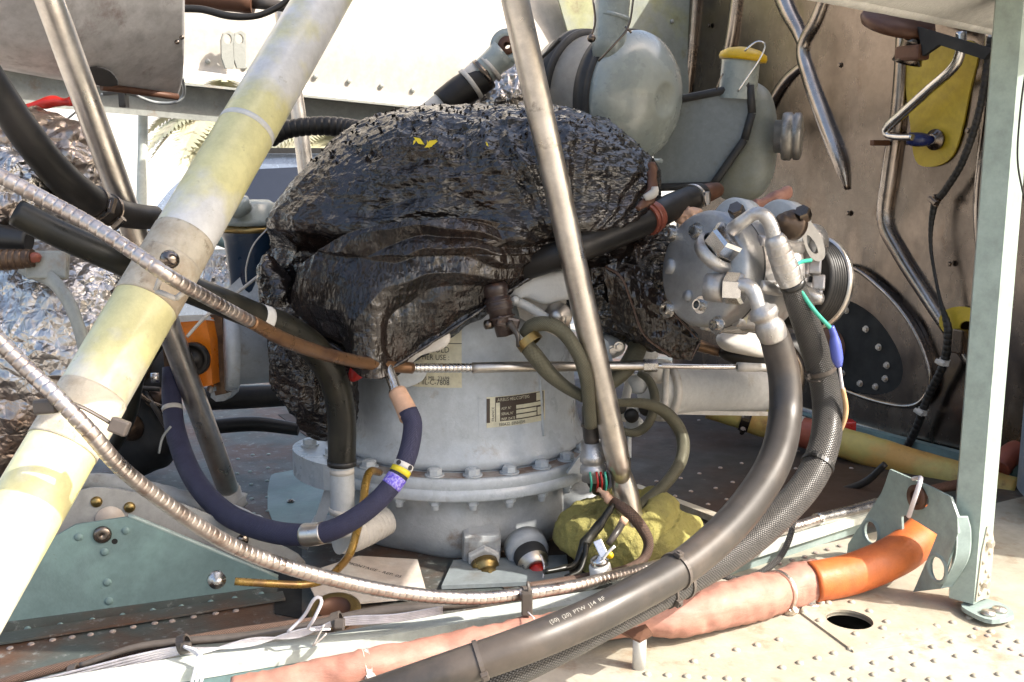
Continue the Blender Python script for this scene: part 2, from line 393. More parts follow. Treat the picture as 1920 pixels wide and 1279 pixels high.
mat('reservoir', (.3, .345, .335), .28, 0, grime=.08, col2=(.38, .41, .37), sc=6, dirt=(.45, .4, .28), dsc=10, dlo=.65, dhi=.85, coat=.5)
mat('tank_grey', (.23, .26, .27), .45, 0, dirt=(.14, .12, .1), dsc=14, dlo=.56, dhi=.8, bump=.1)
mat('blue_tank', (.2, .25, .33), .4, 0, bump=.1)
mat('gasket', (.035, .035, .035), .6)
mat('bone', (.6, .57, .52), .45, 0, dirt=(.4, .33, .25), dsc=30)
mat('copper_stain', (.13, .06, .035), .5, .3)
mat('dark', (.008, .008, .008), .7)
# ================================================================== helpers for routed lines
def hp(L):
    out = []
    for px, py, Y, r in L:
        p = P(px, py, Y); out.append((p, rad(p, r)))
    return out
def proj(v):
    d = Vector(v)-CAM; z = d.dot(Vector((0, cp, -sp))); y = d.dot(Vector((0, sp, cp)))
    return 960+1920*d.x/z, 639.5-1920*y/z
class Line:
    def __init__(s, L, step=.004):
        s.pts = hp(L) if not isinstance(L[0][0], Vector) else L
        s.A, _ = path(s.pts, step); s.T, s.N, s.B = frames(s.A[:, :3])
        s.px = np.array([proj(a[:3]) for a in s.A])
    def at(s, px, py): return int(np.argmin((s.px[:, 0]-px)**2+(s.px[:, 1]-py)**2))
    def M(s, i): return axisM(s.A[i, :3], s.T[i])
    def r(s, i): return s.A[i, 3]
    def seg(s, i, hw):
        n = max(1, int(hw/.004)); a, b = max(0, i-n), min(len(s.A)-1, i+n)
        return [(Vector(s.A[k, :3]), s.A[k, 3]) for k in range(a, b+1)]
def band(ln, px, py, hw, k, m, parent, name='clamp_band', label=None, ns=20, ridge=None):
    i = ln.at(px, py); seg = [(p, r*k) for p, r in ln.seg(i, hw)]
    if len(seg) < 2: seg = [(Vector(ln.A[i, :3])-Vector(ln.T[i])*hw, ln.r(i)*k), (Vector(ln.A[i, :3])+Vector(ln.T[i])*hw, ln.r(i)*k)]
    return part(name, sweep(seg, ns, .003, ridge), MATS[m], parent, label)
def cable_tie(ln, px, py, parent, m='zip_grey', w=.0045, ang=None, hs=1.0, tail=.0, name='cable_tie'):
    """strap round the line with its square head facing the viewer"""
    i = ln.at(px, py); p = Vector(ln.A[i, :3]); r = ln.r(i); t = Vector(ln.T[i])
    M = axisM(p, t); g = lathe([(r*1.0, -w/2), (r+.0018, -w/2), (r+.0018, w/2), (r*1.0, w/2)], M, 28, False)
    v = (CAM-p); v = (v-t*v.dot(t)).normalized()
    if ang: v = Matrix.Rotation(math.radians(ang), 3, t) @ v
    H = axisM(p+v*(r+.003), v, t); s = .0085*hs
    o = part(name, g, MATS[m], parent); hg = box(s*.95, s, .006, H, bev=.001); box(s*.5, s*.5, .002, H, hg, (0, 0, .0035))
    part('tie_head', hg, MATS[m], o)
    if tail:
        y = H.to_3x3() @ Vector((0, 1, 0)); q = p+v*(r+.004)
        part('tie_tail', sweep([(q, w*.4), (q+y*tail*.5+v*tail*.25, w*.4), (q+y*tail, w*.35)], 6, .004, flat=.4), MATS[m], o)
    return o
def worm_clamp(ln, px, py, parent, m='steel_bright', w=.012, ang=60, name='hose_clamp'):
    i = ln.at(px, py); p = Vector(ln.A[i, :3]); r = ln.r(i); t = Vector(ln.T[i]); M = axisM(p, t)
    g = lathe([(r, -w/2), (r+.0022, -w/2), (r+.0014, -w*.3), (r+.0014, w*.3), (r+.0022, w/2), (r, w/2)], M, 32, False)
    o = part(name, g, MATS[m], parent)
    v = (CAM-p); v = Matrix.Rotation(math.radians(ang), 3, t) @ (v-t*v.dot(t)).normalized(); y = t.cross(v)
    g = prism(6, .0055, .02, axisM(p+v*(r+.005)-y*.01, y)); box(.013, .012, .005, axisM(p+v*(r+.003), v, t), g, bev=.001)
    part('clamp_screw', g, MATS[m], o); return o
def hose(name, L, m, label, cat='hose', ns=20, ridge=None, group=None, parent=None, disp=None, step=.006):
    ln = Line(L); g = sweep(ln.pts, ns, step, ridge, disp=disp)
    if parent is not None: o = part(name, g, MATS[m], parent, label)
    else: o = solo(name, g, MATS[m], label, cat, group)
    return o, ln
def hexbolt_geo(r, h, washer=True, round_=False):
    g = Geo()
    if washer: lathe([(0, 0), (r*1.45, 0), (r*1.45, r*.22), (0, r*.22)], Matrix(), 18, False, g)
    if round_: lathe([(r*1.0, 0), (r*.95, h*.5), (r*.6, h*.9), (0, h)], Matrix(), 14, True, g)
    else:
        prism(6, r*1.1, h, Matrix(), g, r*.15, ch=.15)
        lathe([(r*.55, h+r*.15), (r*.5, h*1.25), (0, h*1.25)], Matrix(), 12, False, g)
    return g
def sharemesh(name, g, m): return mesh_of(name, g, MATS[m], (0, 0, 0))
def rowM(p, n, x=None): return axisM(p, n, x)

# ================================================================== SETTING: ground, deck
gz = -.95
def ground_mat():
    m = mat('ground', (.42, .395, .35), .85, 0, col2=(.37, .345, .3), sc=.6, dirt=(.36, .33, .28), dsc=3, bump=.2, bsc=30)
    return m
g = Geo(); g.add([(-400, -400, gz), (400, -400, gz), (400, 400, gz), (-400, 400, gz)], [(0, 1, 2, 3)], None, False)
o = bpy.data.objects.new('ground', mesh_of('ground', g, ground_mat(), (0, 0, 0))); C.objects.link(o); o['kind'] = 'structure'

# deck frame: along AX (to the right and away), BX toward the viewer
D0 = G(960, 1140, 0)
def DK(a, b, z=0): return D0+AX*a+BX*b+UZ*z
hole_c = G(1592, 1165); hx = (G(1634, 1178)-G(1552, 1153))/2; hy = Vector((-hx.y, hx.x, 0)).normalized()*hx.length*.95
g = plate([DK(-.35, .03), DK(2.2, .03), DK(2.2, 2.2), DK(-.35, 2.2)][::1], UZ, .004, holes=[ellipse(hole_c, hx, hy)])
# walls of the hole
ring = ellipse(hole_c, hx, hy); lowr = [p-UZ*.005 for p in ring]; k = len(ring)
g.add(ring+lowr, [(i, i+k, (i+1) % k+k, (i+1) % k) for i in range(k)], None, True)
deck = solo('deck', g, MATS['deck_cream'], None, None, kind='structure')
# lower skin and rear deck
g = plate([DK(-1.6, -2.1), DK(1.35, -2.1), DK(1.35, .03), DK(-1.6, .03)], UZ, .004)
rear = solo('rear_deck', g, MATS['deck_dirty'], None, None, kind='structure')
g = plate([DK(.02, -1.25, .0015), DK(1.3, -1.25, .0015), DK(1.3, -.06, .0015), DK(.02, -.06, .0015)], UZ, .001)
part('deck_panel', g, MATS['deck_brown'], rear)
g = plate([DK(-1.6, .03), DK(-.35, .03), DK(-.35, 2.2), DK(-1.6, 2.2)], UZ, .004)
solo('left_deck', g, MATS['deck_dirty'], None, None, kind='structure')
g = plate([DK(-1.6, -2.1, -.12), DK(2.2, -2.1, -.12), DK(2.2, 2.2, -.12), DK(-1.6, 2.2, -.12)], UZ, .004)
solo('lower_skin', g, MATS['dark'], None, None, kind='structure')  # near-black colour keeps the sunlit space under the hole looking shaded
# doubler plate round the hole with a cut edge
rv = sharemesh('rivet', hexbolt_geo(.005, .0034, False, True), 'deck_cream')
rvd = sharemesh('rivet_dark', hexbolt_geo(.0044, .0024, False, True), 'flange_dirty')
rvt = sharemesh('rivet_teal', hexbolt_geo(.0045, .0024, False, True), 'teal_pale')
q = [G(1488, 1150), G(1560, 1100), G(1745, 1215), G(1600, 1228)]
dp = part('doubler_plate', plate([p+UZ*.0028 for p in (G(1500, 1150), G(1530, 1092), G(1625, 1100), G(1785, 1198), G(1600, 1224))], UZ, .0026, holes=[[p+UZ*.0028 for p in ellipse(hole_c, hx*1.02, hy*1.02)]]), MATS['deck_cream'], deck)
for px, py in [(1507, 1150), (1553, 1134), (1597, 1133), (1630, 1150), (1536, 1168), (1604, 1193), (1662, 1170), (1540, 1133), (1655, 1182)]:
    inst('rivet', rv, deck, Matrix.Translation(G(px, py)+UZ*.0028))
# rows of rivets on the sunlit deck, as photographed
def rivrow(p0, p1, n, me, parent, z=0.0, jit=1.5):
    for i in range(n):
        t = i/(n-1); px = p0[0]+(p1[0]-p0[0])*t+rng.uniform(-jit, jit); py = p0[1]+(p1[1]-p0[1])*t+rng.uniform(-jit, jit)*.6
        inst('rivet', me, parent, Matrix.Translation(G(px, py)+UZ*z))
rivrow((1468, 1252), (1850, 1150), 13, rv, deck)
rivrow((1530, 1274), (1895, 1175), 11, rv, deck)
rivrow((1600, 1275), (1910, 1205), 9, rv, deck)
rivrow((1300, 1240), (1460, 1200), 5, rv, deck)
rivrow((1215, 1265), (1400, 1275), 6, rv, deck)
rivrow((1700, 1278), (1915, 1262), 6, rv, deck)
for a in range(9): rivrow((1235+a*38, 905-a*8), (1290+a*38, 960-a*10), 3, rvd, rear, .0015, 5)
rivrow((1455, 1040), (1590, 985), 8, rv, rear, .001)
rivrow((1180, 790), (1400, 790), 6, rvd, rear, .0015, 5)
rivrow((1440, 1065), (1575, 1025), 7, rvd, rear, .001)
rivrow((1830, 1180), (1918, 1230), 5, rvd, deck)
for r_ in range(5): rivrow((445, 860+r_*28), (500, 850+r_*27), 3, rvt, rear, 0, 4)
rivrow((405, 1140), (520, 1115), 5, rvt, rear, 0, 3)
rivrow((20, 1215), (440, 1145), 12, rvd, rear, 0, 3)
# shade seam lines
g = Geo()
for a, b in (((1660, 1245), (1500, 1152)), ((1130, 1210), (1160, 1279))):
    pass
# access cover in the rear deck (left of the gearbox) and dark slot
g = plate(rounded([G(505, 900, .002), G(530, 885, .002), G(618, 880, .002), G(612, 985, .002), G(512, 978, .002)], 3), UZ, .006)
cov = part('access_cover', g, MATS['teal'], rear); inst('cover_screw', sharemesh('cover_screw', hexbolt_geo(.005, .004, True, True), 'steel_dark'), rear, Matrix.Translation(G(545, 940, .003)))
g = plate([G(512, 1010, .0015), G(566, 1010, .0015), G(566, 1160, .0015), G(515, 1150, .0015)], UZ, .001)
part('drain_slot', g, MATS['dark'], rear)
# curved sill seal at the left rear
# ================================================================== far background
def car():
    t = thing('parked_car', (-1.3, 8.2, gz), 'dark blue glossy car standing beyond the far edge of the deck', 'car')
    M0 = Matrix.Translation((-1.6, 8.4, gz)) @ Matrix.Rotation(math.radians(8), 4, 'Z')
    side = [(-2.3, .35), (-2.35, .8), (-2.2, 1.02), (-1.25, 1.12), (-.6, 1.58), (1.5, 1.66), (2.15, 1.2), (2.3, .9), (2.3, .35)]
    g = Geo(); W = .9; V = []; 
    prof = rounded([Vector((x, 0, z)) for x, z in side], 4)
    L = [[M0 @ Vector((p.x, s*W*(1 if p.z < 1.1 else 1-(p.z-1.1)*.35), p.z)) for p in prof] for s in (-1, 1)]
    k = len(prof); g.add(L[0]+L[1], [tuple(range(k)), tuple(range(2*k-1, k-1, -1))], None, False); g.add(L[0]+L[1], [(i, i+k, (i+1) % k+k, (i+1) % k) for i in range(k)], None, True)
    m = mat('car_paint', (.2, .24, .3), .22, .3, coat=1, grime=0); gl = mat('car_glass', (.01, .012, .02), .05, 0, spec=1)
    part('body', g, m, t)
    for xs in ([(-1.05, 1.14), (-.55, 1.5), (.3, 1.54), (.3, 1.12)], [(.4, 1.12), (.4, 1.54), (1.35, 1.55), (1.75, 1.18)]):
        part('side_window', plate([M0 @ Vector((x, -W*(1-(z-1.1)*.35)-.012, z)) for x, z in xs], M0.to_3x3() @ Vector((0, -1, .2)), .01), gl, t)
    for x in (-1.45, 1.45):
        part('wheel', lathe([(0, -.1), (.2, -.11), (.33, -.09), (.34, .09), (.2, .1), (0, .1)], M0 @ Matrix.Translation((x, -.85, .34)) @ Matrix.Rotation(math.pi/2, 4, 'X'), 28), MATS['rubber'], t)
    part('trim_strip', box(4.2, .03, .05, M0 @ Matrix.Translation((0, -.915, 1.05))), MATS['dark'], t); part('roof_rail', box(2.0, .04, .04, M0 @ Matrix.Translation((.5, -.78, 1.64))), MATS['dark'], t); part('bright_trim', box(4.2, .03, .02, M0 @ Matrix.Translation((0, -.915, .95))), MATS['white_paint'], t)
car()
def palm(x, y, h, lab, s=1.0):
    t = thing('palm_tree', (x, y, gz), lab, 'palm tree')
    lm = MATS.get('palm') or mat('palm', (.42, .42, .27), .7, 0, col2=(.5, .46, .33), sc=3)
    tm = MATS.get('palm_trunk') or mat('palm_trunk', (.16, .12, .08), .9, 0, bump=1, bsc=20)
    part('trunk', sweep([(Vector((x, y, gz)), .17*s), (Vector((x+.1, y, gz+h*.5)), .13*s), (Vector((x, y, gz+h)), .12*s)], 12, .06, (.12, .15, 2)), tm, t)
    for k in range(40):
        a = rng.uniform(0, 6.28); el = rng.uniform(-.5, 1.1); L = rng.uniform(.9, 1.4)*s; g = Geo()
        c = Vector((x, y, gz+h)); d = Vector((math.cos(a), math.sin(a), 0)); prev = None
        sp_ = [c+d*L*u*math.cos(el*(1-u*.3))+UZ*L*(u*math.sin(el)-.65*u*u) for u in np.linspace(0, 1, 12)]
        sd_ = d.cross(UZ)
        for i in range(1, 12):
            u = i/11; ll = .42*s*math.sin(math.pi*min(1, u*.9+.1))+.05
            for sg in (-1, 1):
                for kk in (0, .5):
                    b0 = sp_[i-1].lerp(sp_[i], kk); tip = b0+sd_*sg*ll+d*ll*.5-UZ*ll*.35; w_ = (sp_[i]-sp_[i-1])*.42
                    g.add([b0-w_, b0+w_, tip], [(0, 1, 2)], None, False)
        part('frond', g, lm, t)
hg = thing('white_backdrop', (-8, 34, gz), 'long pale backdrop added far beyond the car to whiten the horizon, left of the gearbox', 'backdrop')
part('backdrop_sheet', box(60, .4, 7, Matrix.Translation((-6, 34, gz+3.5))), mat('backdrop_white', (.82, .82, .8), .7), hg)  # added backdrop, brightens the dull horizon behind the bay
part('backdrop_top', box(61, 6, .3, Matrix.Translation((-6, 36.6, gz+7.15))), MATS['angle_grey'] if 'angle_grey' in MATS else MATS['tank_grey'], hg)
palm(-2.4, 13.5, 2.0, 'pale palm tree seen just right of the thick painted strut, its fronds above the car', .8)
palm(-4.15, 15, 2.35, 'pale palm tree seen left of the thick painted strut, above the far car', .9)
# ================================================================== firewall (stainless, normal -AX)
F0 = Vector((.96, 2.07, 0)); FN = -AX
def FW(px, py, off=0): return PL(px, py, F0+FN*off, FN)
fw = thing('firewall', F0, 'brushed stainless firewall with pressed ribs closing the right rear of the bay', 'firewall')
o_far = F0-BX*1.02; o_near = F0+BX*.85
rows = [[o_far+UZ*z, o_far.lerp(o_near, .33)+UZ*z, o_far.lerp(o_near, .66)+UZ*z, o_near+UZ*z] for z in (0, .3, .7, 1.25)]
part('panel', patch(rows, 60, 120, disp=lambda V: fbm(V, 2.2, 3)*.012, th=.003), MATS['steel_dark'], fw)
def rib(L, rp, name='rib', m='steel_rib'):
    pts = []
    for k, (px, py) in enumerate(L):
        p = FW(px, py, .002); pts.append((p, rad(p, rp if not isinstance(rp, (list, tuple)) else rp[k])))
    return part(name, sweep(pts, 16, .01, cap=True), MATS[m], fw)
mat('steel_rib', (.42, .37, .33), .22, 1, col2=(.3, .25, .21), sc=5, bump=.1, bsc=200, dirt=(.2, .13, .08), dsc=20, dlo=.6, dhi=.8)
rib([(1455, -40), (1478, 20), (1499, 62), (1510, 100)], [17, 16, 13, 9])
rib([(1550, -10), (1530, 40), (1506, 90), (1520, 150), (1550, 235), (1574, 300), (1588, 355)], [12, 13, 13, 15, 16, 15, 4])
rib([(1512, 118), (1478, 148), (1450, 190), (1432, 235)], [8, 11, 11, 8])
rib([(1696, 40), (1686, 200), (1668, 330), (1660, 415), (1690, 480), (1740, 560), (1800, 650), (1850, 720)], [14, 15, 16, 15, 14, 13, 12, 12])
rib([(1862, 60), (1852, 240), (1838, 380), (1838, 480)], [15, 15, 13, 8])
rib([(1306, -20), (1298, 80), (1286, 190)], [11, 10, 9])
rib([(1384, -20), (1372, 60), (1358, 130)], [12, 11, 10])
rib([(1262, -20), (1255, 60), (1250, 110)], [7, 7, 7])
rib([(1480, 790), (1640, 815), (1830, 858)], [4, 4, 4], 'lower_seam', 'steel_dark')
part('stiffener', sweep([(FW(1278, -30, .01), .03), (FW(1262, 190, .01), .03)], 4, .05), MATS['gasket'], fw)
# teal base angle
g = plate([FW(1480, 770, .03), FW(1900, 875, .03), FW(1900, 912, .03), FW(1480, 800, .03)], FN, .02)
part('base_angle', g, MATS['teal'], fw)
for px, py in [(1780, 495), (1835, 575), (1815, 245), (1590, 400), (1440, 380), (1330, 48), (1575, 122), (1500, 520)]:
    inst('fastener', sharemesh('fastener', hexbolt_geo(.0045, .004), 'steel_dark') if 'fst' not in globals() else fst, fw, axisM(FW(px, py, .004), FN))
# port ring with black disc and bolts
rc = FW(1610, 655, 0); ex = BX*.205; ez = UZ*.205
def ringpts(L, off): return rounded([FW(x, y, off) for x, y in L], 6)
outer = [(1588, 500), (1650, 540), (1706, 606), (1740, 685), (1738, 738), (1700, 762), (1610, 742), (1530, 700), (1490, 620), (1520, 520)]
inner = [(1580, 562), (1636, 590), (1678, 645), (1693, 695), (1678, 730), (1630, 740), (1565, 722), (1530, 665), (1545, 590)]
io = ringpts(inner, .006); oo = ringpts(outer, .02)
part('port_ring', plate(oo, FN, .02, holes=[ringpts(inner, .02)]), MATS['steel_dark'], fw)
part('port_bead', sweep([(p, .005) for p in oo+oo[:1]], 10, .01), MATS['steel_rib'], fw)
part('port_disc', plate(ringpts([(x*1.0, y) for x, y in inner], .008), FN, .006), MATS['dark'], fw)
part('port_shaft', lathe([(0, .03), (.04, .03), (.05, .006)], axisM(FW(1560, 650, .0), FN), 40), MATS['copper_stain'], fw)
bm_ = sharemesh('port_bolt', hexbolt_geo(.0055, .006), 'steel')
for px, py in ((1587, 582), (1624, 617), (1648, 651), (1663, 685), (1660, 710), (1642, 725), (1613, 719), (1580, 700)): inst('port_bolt', bm_, fw, axisM(FW(px, py, .008), FN))
# yellow reinforcement plate
yo = rounded([FW(1700, 92, .006), FW(1765, 78, .006), FW(1832, 84, .006), FW(1818, 170, .006), FW(1798, 262, .006), FW(1778, 300, .006), FW(1745, 313, .006), FW(1716, 300, .006), FW(1706, 230, .006), FW(1698, 160, .006)], 4)
yp = solo('yellow_plate', plate(yo, FN, .005), MATS['yellow_paint'], 'tapering yellow plate riveted high on the stainless firewall', 'plate')
c = FW(1755, 262, .012)
part('grommet', lathe([(.008, 0), (.022, 0), (.022, .006), (.013, .008), (.012, .014), (.008, .014)], axisM(c, FN), 28), MATS['steel_dark'], yp)
# small yellow pulley plate low by the post
c = FW(1806, 608, .02)
part_ = solo('yellow_tab', plate(ellipse(c, BX*.06, UZ*.036, 24), FN, .005, holes=[ellipse(c+BX*.012-UZ*.008, BX*.022, UZ*.016, 16)]), MATS['yellow_paint'], 'small oval yellow tab with a hole, low on the firewall beside the teal post', 'plate')
inst('tab_bolt', bm_, part_, axisM(c+BX*.035, FN))
# blue ended vent pipe in front of the yellow plate
t = thing('vent_pipe', FW(1755, 262, .05), 'thin bent steel pipe with a dark blue end fitting crossing the yellow plate', 'pipe')
L = [(1802, 60), (1800, 100), (1785, 130), (1740, 170), (1690, 215), (1665, 238), (1662, 252), (1680, 257), (1712, 258)]
part('pipe', sweep([(FW(x, y, .06), .0105 if k < 6 else .007) for k, (x, y) in enumerate(L)], 14, .006), MATS['steel_bright'], t)
part('pipe_end', sweep([(FW(x, y, .06-.02*k), .0075) for k, (x, y) in enumerate([(1668, 254), (1690, 257), (1715, 258)])], 12, .006), MATS['copper_stain'], t)
part('blue_fitting', sweep([(FW(1703, 260, .05), .013), (FW(1722, 262, .04), .015), (FW(1742, 263, .02), .012), (FW(1752, 263, .008), .012)], 8, .006), MATS['navy'], t)
part('bracket', box(.012, .05, .012, axisM(FW(1650, 268, .05), BX, UZ), bev=.002), MATS['copper_stain'], t)
# rusty mount under the cowl
t = thing('exhaust_mount', FW(1690, 60, .1), 'rusty dark round mount with a short bracket hanging under the white cowling', 'mount')
part('disc', lathe([(0, 0), (.07, 0), (.075, .01), (.07, .022), (0, .022)], axisM(FW(1680, 52, .12), (.1, -.42, .9)), 40), MATS['copper_stain'], t)
part('arm', sweep([(FW(1718, 70, .12), .026), (FW(1708, 95, .12), .024), (FW(1700, 118, .12), .03)], 14, .01), MATS['steel_dark'], t)
part('block', box(.06, .03, .035, axisM(FW(1710, 100, .13), FN, BX), bev=.006), MATS['copper_stain'], t)
part('plate_arm', plate([FW(1720, 50, .14), FW(1860, 92, .14), FW(1845, 112, .14), FW(1760, 84, .14), FW(1730, 105, .14)], FN, .01), MATS['dark'], t)
# ================================================================== white fairing, rear (normal BX)
R0 = F0-BX*1.0; RF = R0
def RW(px, py, off=0): return PL(px, py, R0+BX*off, BX)
fr = thing('rear_fairing', RW(600, 150), 'cream white fairing sheet along the far side of the bay, brightly sunlit', 'fairing')
L0, L1, L2 = RW(318, 128), RW(600, 168), RW(1090, 232)
rows = []
for k, (h, bow) in enumerate(((0, 0), (.16, .0), (.4, -.05), (.75, -.12), (1.0, -.16))):
    rows.append([q+UZ*h+BX*bow for q in (L0-AX*.6, L0, L1, L2, L2+AX*.25)])
part('skin', patch(rows, 40, 90, disp=lambda V: fbm(V, 2., 3)*.004), MATS['fairing_white'], fr)
# bottom angle flange
g = Geo()
a, b = L0-AX*.6, L2+AX*.1
for (dz, db, w_, h_) in ((-.045, .004, .004, .09), (0.0, .028, .05, .004)):
    pass
def beam(a, b, w_, h_, g=None, up=UZ):
    d = (b-a); M = axisM((a+b)/2, d, up); return box(h_, w_, d.length, M, g)
rf = beam(a+BX*.006-UZ*.03, b+BX*.006-UZ*.05, .006, .07); beam(a+BX*.03+UZ*.006, b+BX*.03-UZ*.012, .05, .005, rf)
part('edge_angle', rf, MATS['tank_grey'] if False else mat('angle_grey', (.33, .34, .31), .5, 0, dirt=(.25, .16, .1), dsc=14, dlo=.58, dhi=.75), fr)
rvf = sharemesh('fairing_rivet', hexbolt_geo(.006, .004, False, True), 'angle_grey')
for k in range(14): inst('rivet', rvf, fr, axisM(L0.lerp(L2, k/13)+UZ*.025+BX*.004, BX))
# teal-green stiffener panel right of the fairing, and upper plates
gp = solo('green_panel', plate([RW(1030, -60, .03), RW(1300, -60, .03), RW(1290, 210, .03), RW(1110, 250, .03), RW(1080, 110, .03)], BX, .006), mat('green_grey', (.27, .29, .25), .5, 0, col2=(.3, .31, .17), sc=6, dirt=(.2, .16, .1), dsc=12), 'green grey primed panel behind the round reservoir, above the fairing edge', 'panel')
for px, py in [(1160, 20), (1190, 90), (1090, 70), (1110, 100), (1260, 40), (1250, 90)]: inst('rivet', rvf, gp, axisM(RW(px, py, .032), BX))
# two-lobed lug on the fairing angle
for px in (427, 449):
    t = [RW(px-11, 108, .05), RW(px-12, 75, .05), RW(px-8, 62, .05), RW(px+3, 57, .05), RW(px+12, 64, .05), RW(px+12, 128, .05), RW(px-4, 128, .05)]
    c = RW(px, 73, .05)
    if px == 427: lug = thing('twin_lug', RW(438, 128, .05), 'pair of rounded pale lugs with round holes standing on the far edge angle', 'lug')
    part('lug', plate(t, BX, .012, holes=[ellipse(c, AX*.009, UZ*.011, 16)]), MATS['angle_grey'], lug)
# hanging parts, top centre-left
t = thing('actuator', P(430, 8, 2.0), 'rusty brown actuator body peeking in at the top edge beside the grey cowling', 'actuator')
part('body', sweep(hp([(330, -12, 2.0, 22), (475, 4, 2.0, 22)]), 24, .02), MATS['copper_stain'], t)
part('rod_end', sweep(hp([(475, 4, 2.0, 12), (530, 12, 2.0, 10), (552, 14, 2., 12)]), 16, .02), MATS['rubber_dusty'], t)
hose('black_pipe', [(338, 16, 1.9, 7), (380, 18, 1.9, 7), (430, 30, 1.9, 7), (480, 30, 1.9, 6), (520, 14, 1.9, 6), (545, -5, 1.9, 5)], 'rubber', 'thin black pipe sagging under the brown actuator at the top edge', 'pipe', 12)
# small struts beyond
hose('slim_strut', [(521, -10, 2.15, 12), (556, 190, 2.15, 14), (576, 340, 2.15, 15)], 'steel', 'slim bare steel strut standing behind the black bag, right of the thick painted strut', 'strut', 20)
hose('pale_rod', [(268, 165, 2.3, 9), (268, 250, 2.3, 9), (265, 400, 2.3, 10)], 'beam_paint', 'thin pale rod with a yellow stain standing behind the left steel strut', 'rod', 14)
# ================================================================== upper right cowling (visible lip; unseen rest shaped to shade the bay)
E0 = Vector((.375, 1.215, .80)); ED = Vector((.70, .71, 0)).normalized(); EN = Vector((.71, -.70, 0)).normalized()
rows = []
for k_ in range(8):
    r_ = []
    for s_ in (-.8, -.45, -.2, .05, .2, .3, .7, 1.1):
        W_ = .2+.2*min(1, max(0, (s_+.35)/.4))*(1 if s_ < .18 else .6 if s_ < .25 else .35 if s_ < .4 else .15); lift = .02*math.sin(max(0, s_+.6))
        o_, z_ = [(W_, .075), (W_*.5, .055), (.05, .018), (0, 0), (-.012, .012), (-.03, .2), (-.03, .55), (.03, .95)][k_]
        if s_ <= -.45 and k_ < 3: o_ = .05*(1 if k_ == 0 else .5)
        r_.append(E0+ED*s_+EN*o_+UZ*(z_+lift))
    rows.append(r_)
cw = thing('cowling_sunblock', E0+ED*.2, 'off-white textured cowling lip at the top right corner, its unseen rest shaped to block sun', 'cowling')
part('skin', patch(rows, 90, 70, disp=lambda V: fbm(V, 90, 2)*.0006, th=.01), MATS['cowl_white'], cw)
# ================================================================== top-left nacelle cowl
def edge_rows(cols, ys): pass
rows = [
 [P(-60, -60, 1.44), P(60, -60, 1.47), P(180, -60, 1.53), P(346, -60, 1.62)],
 [P(-60, 10, 1.47), P(60, 15, 1.51), P(180, 20, 1.57), P(346, 25, 1.67)],
 [P(-60, 70, 1.52), P(60, 90, 1.56), P(180, 95, 1.62), P(345, 95, 1.73)],
 [P(-60, 110, 1.59), P(60, 130, 1.63), P(185, 150, 1.69), P(341, 150, 1.80)],
 [P(-60, 118, 1.66), P(60, 140, 1.68), P(190, 163, 1.73), P(333, 182, 1.83)]]
nc = thing('nacelle_cowl', P(150, 120, 1.6), 'streaked light grey engine cowl filling the top left corner', 'cowling')
part('skin', patch(rows, 50, 80, disp=lambda V: fbm(V, 3, 3)*.004, th=.012), MATS['cowl_grey'], nc)
part('lip', sweep([(P(190, 163, 1.70), .006), (P(262, 172, 1.75), .006), (P(333, 182, 1.80), .006)], 10, .02), MATS['copper_stain'], nc)
part('tape_patch', plate(rounded([P(168, 126, 1.64), P(206, 134, 1.65), P(220, 160, 1.67), P(176, 158, 1.66)], 3), Vector((-.1, -1, -.2)), .004), MATS['gasket'], nc)
for px, py in [(341, 70), (332, 79)]: inst('cowl_screw', sharemesh('cowl_screw', hexbolt_geo(.004, .003, False, True), 'steel_dark'), nc, axisM(P(px, py, 1.70), (0.1, -1, 0)))
hose('grey_cable', [(190, 178, 1.8, 3), (240, 176, 1.8, 3), (290, 192, 1.85, 3), (330, 192, 1.85, 3), (345, 175, 1.85, 3), (342, 145, 1.8, 3)], 'grey_wire', 'thin grey cable looping below the light grey engine cowl', 'cable', 8)
hose('thin_wire', [(95, 222, 1.7, 2), (120, 226, 1.7, 2), (145, 208, 1.7, 2)], 'grey_wire', 'thin grey wire curling under the cowl by the red sleeve', 'wire', 6)
t = thing('latch', P(232, 185, 1.8), 'black latch block hanging from the lower edge of the grey engine cowl', 'latch')
part('block', box(.012, .02, .028, axisM(P(232, 186, 1.8), (0, 0, 1)), bev=.002), MATS['black_plastic'], t)
part('plate', box(.08, .02, .006, axisM(P(240, 172, 1.8), (-.1, 0, 1)), bev=.001), MATS['black_plastic'], t)
# red sleeve + small bits at far left
hose('red_sleeve', [(40, 205, 1.62, 6), (75, 196, 1.62, 9), (100, 190, 1.62, 10), (118, 192, 1.62, 7), (135, 188, 1.62, 10)], 'red', 'dirty red sleeved wire under the left end of the grey cowl', 'wire', 12, disp=lambda V: fbm(V, 60, 2)*.003)
# ================================================================== foil wrapped ducts at left
def crumple(a, s1=9, s2=30): return lambda V, N=None: fbm(V, s1, 3, True)*a*.8+fbm(V+3.1, s2, 3, True)*a*.45
g = inflate(rounded([P(*q) for q in [(-90, 520, 1.42), (-20, 500, 1.42), (60, 472, 1.42), (140, 470, 1.42), (215, 505, 1.42), (238, 590, 1.42), (215, 680, 1.42), (160, 760, 1.42), (90, 820, 1.42), (10, 868, 1.42), (-90, 890, 1.42)]], 5), P(60, 660, 1.42), .16, .12, 260, 80, disp=crumple(.016, 7, 22))
fl = thing('foil_duct', P(60, 860, 1.42), 'big crumpled foil wrapped duct, browned on top, left of the thick painted strut', 'duct')
part('wrap', g, MATS['foil'], fl)
part('strap', sweep([(p, .0055) for p in (P(40, 500, 1.32), P(90, 520, 1.26), P(125, 560, 1.23), P(150, 620, 1.22), P(165, 690, 1.23))], 8, .01, flat=2.2), MATS['angle_grey'], fl)
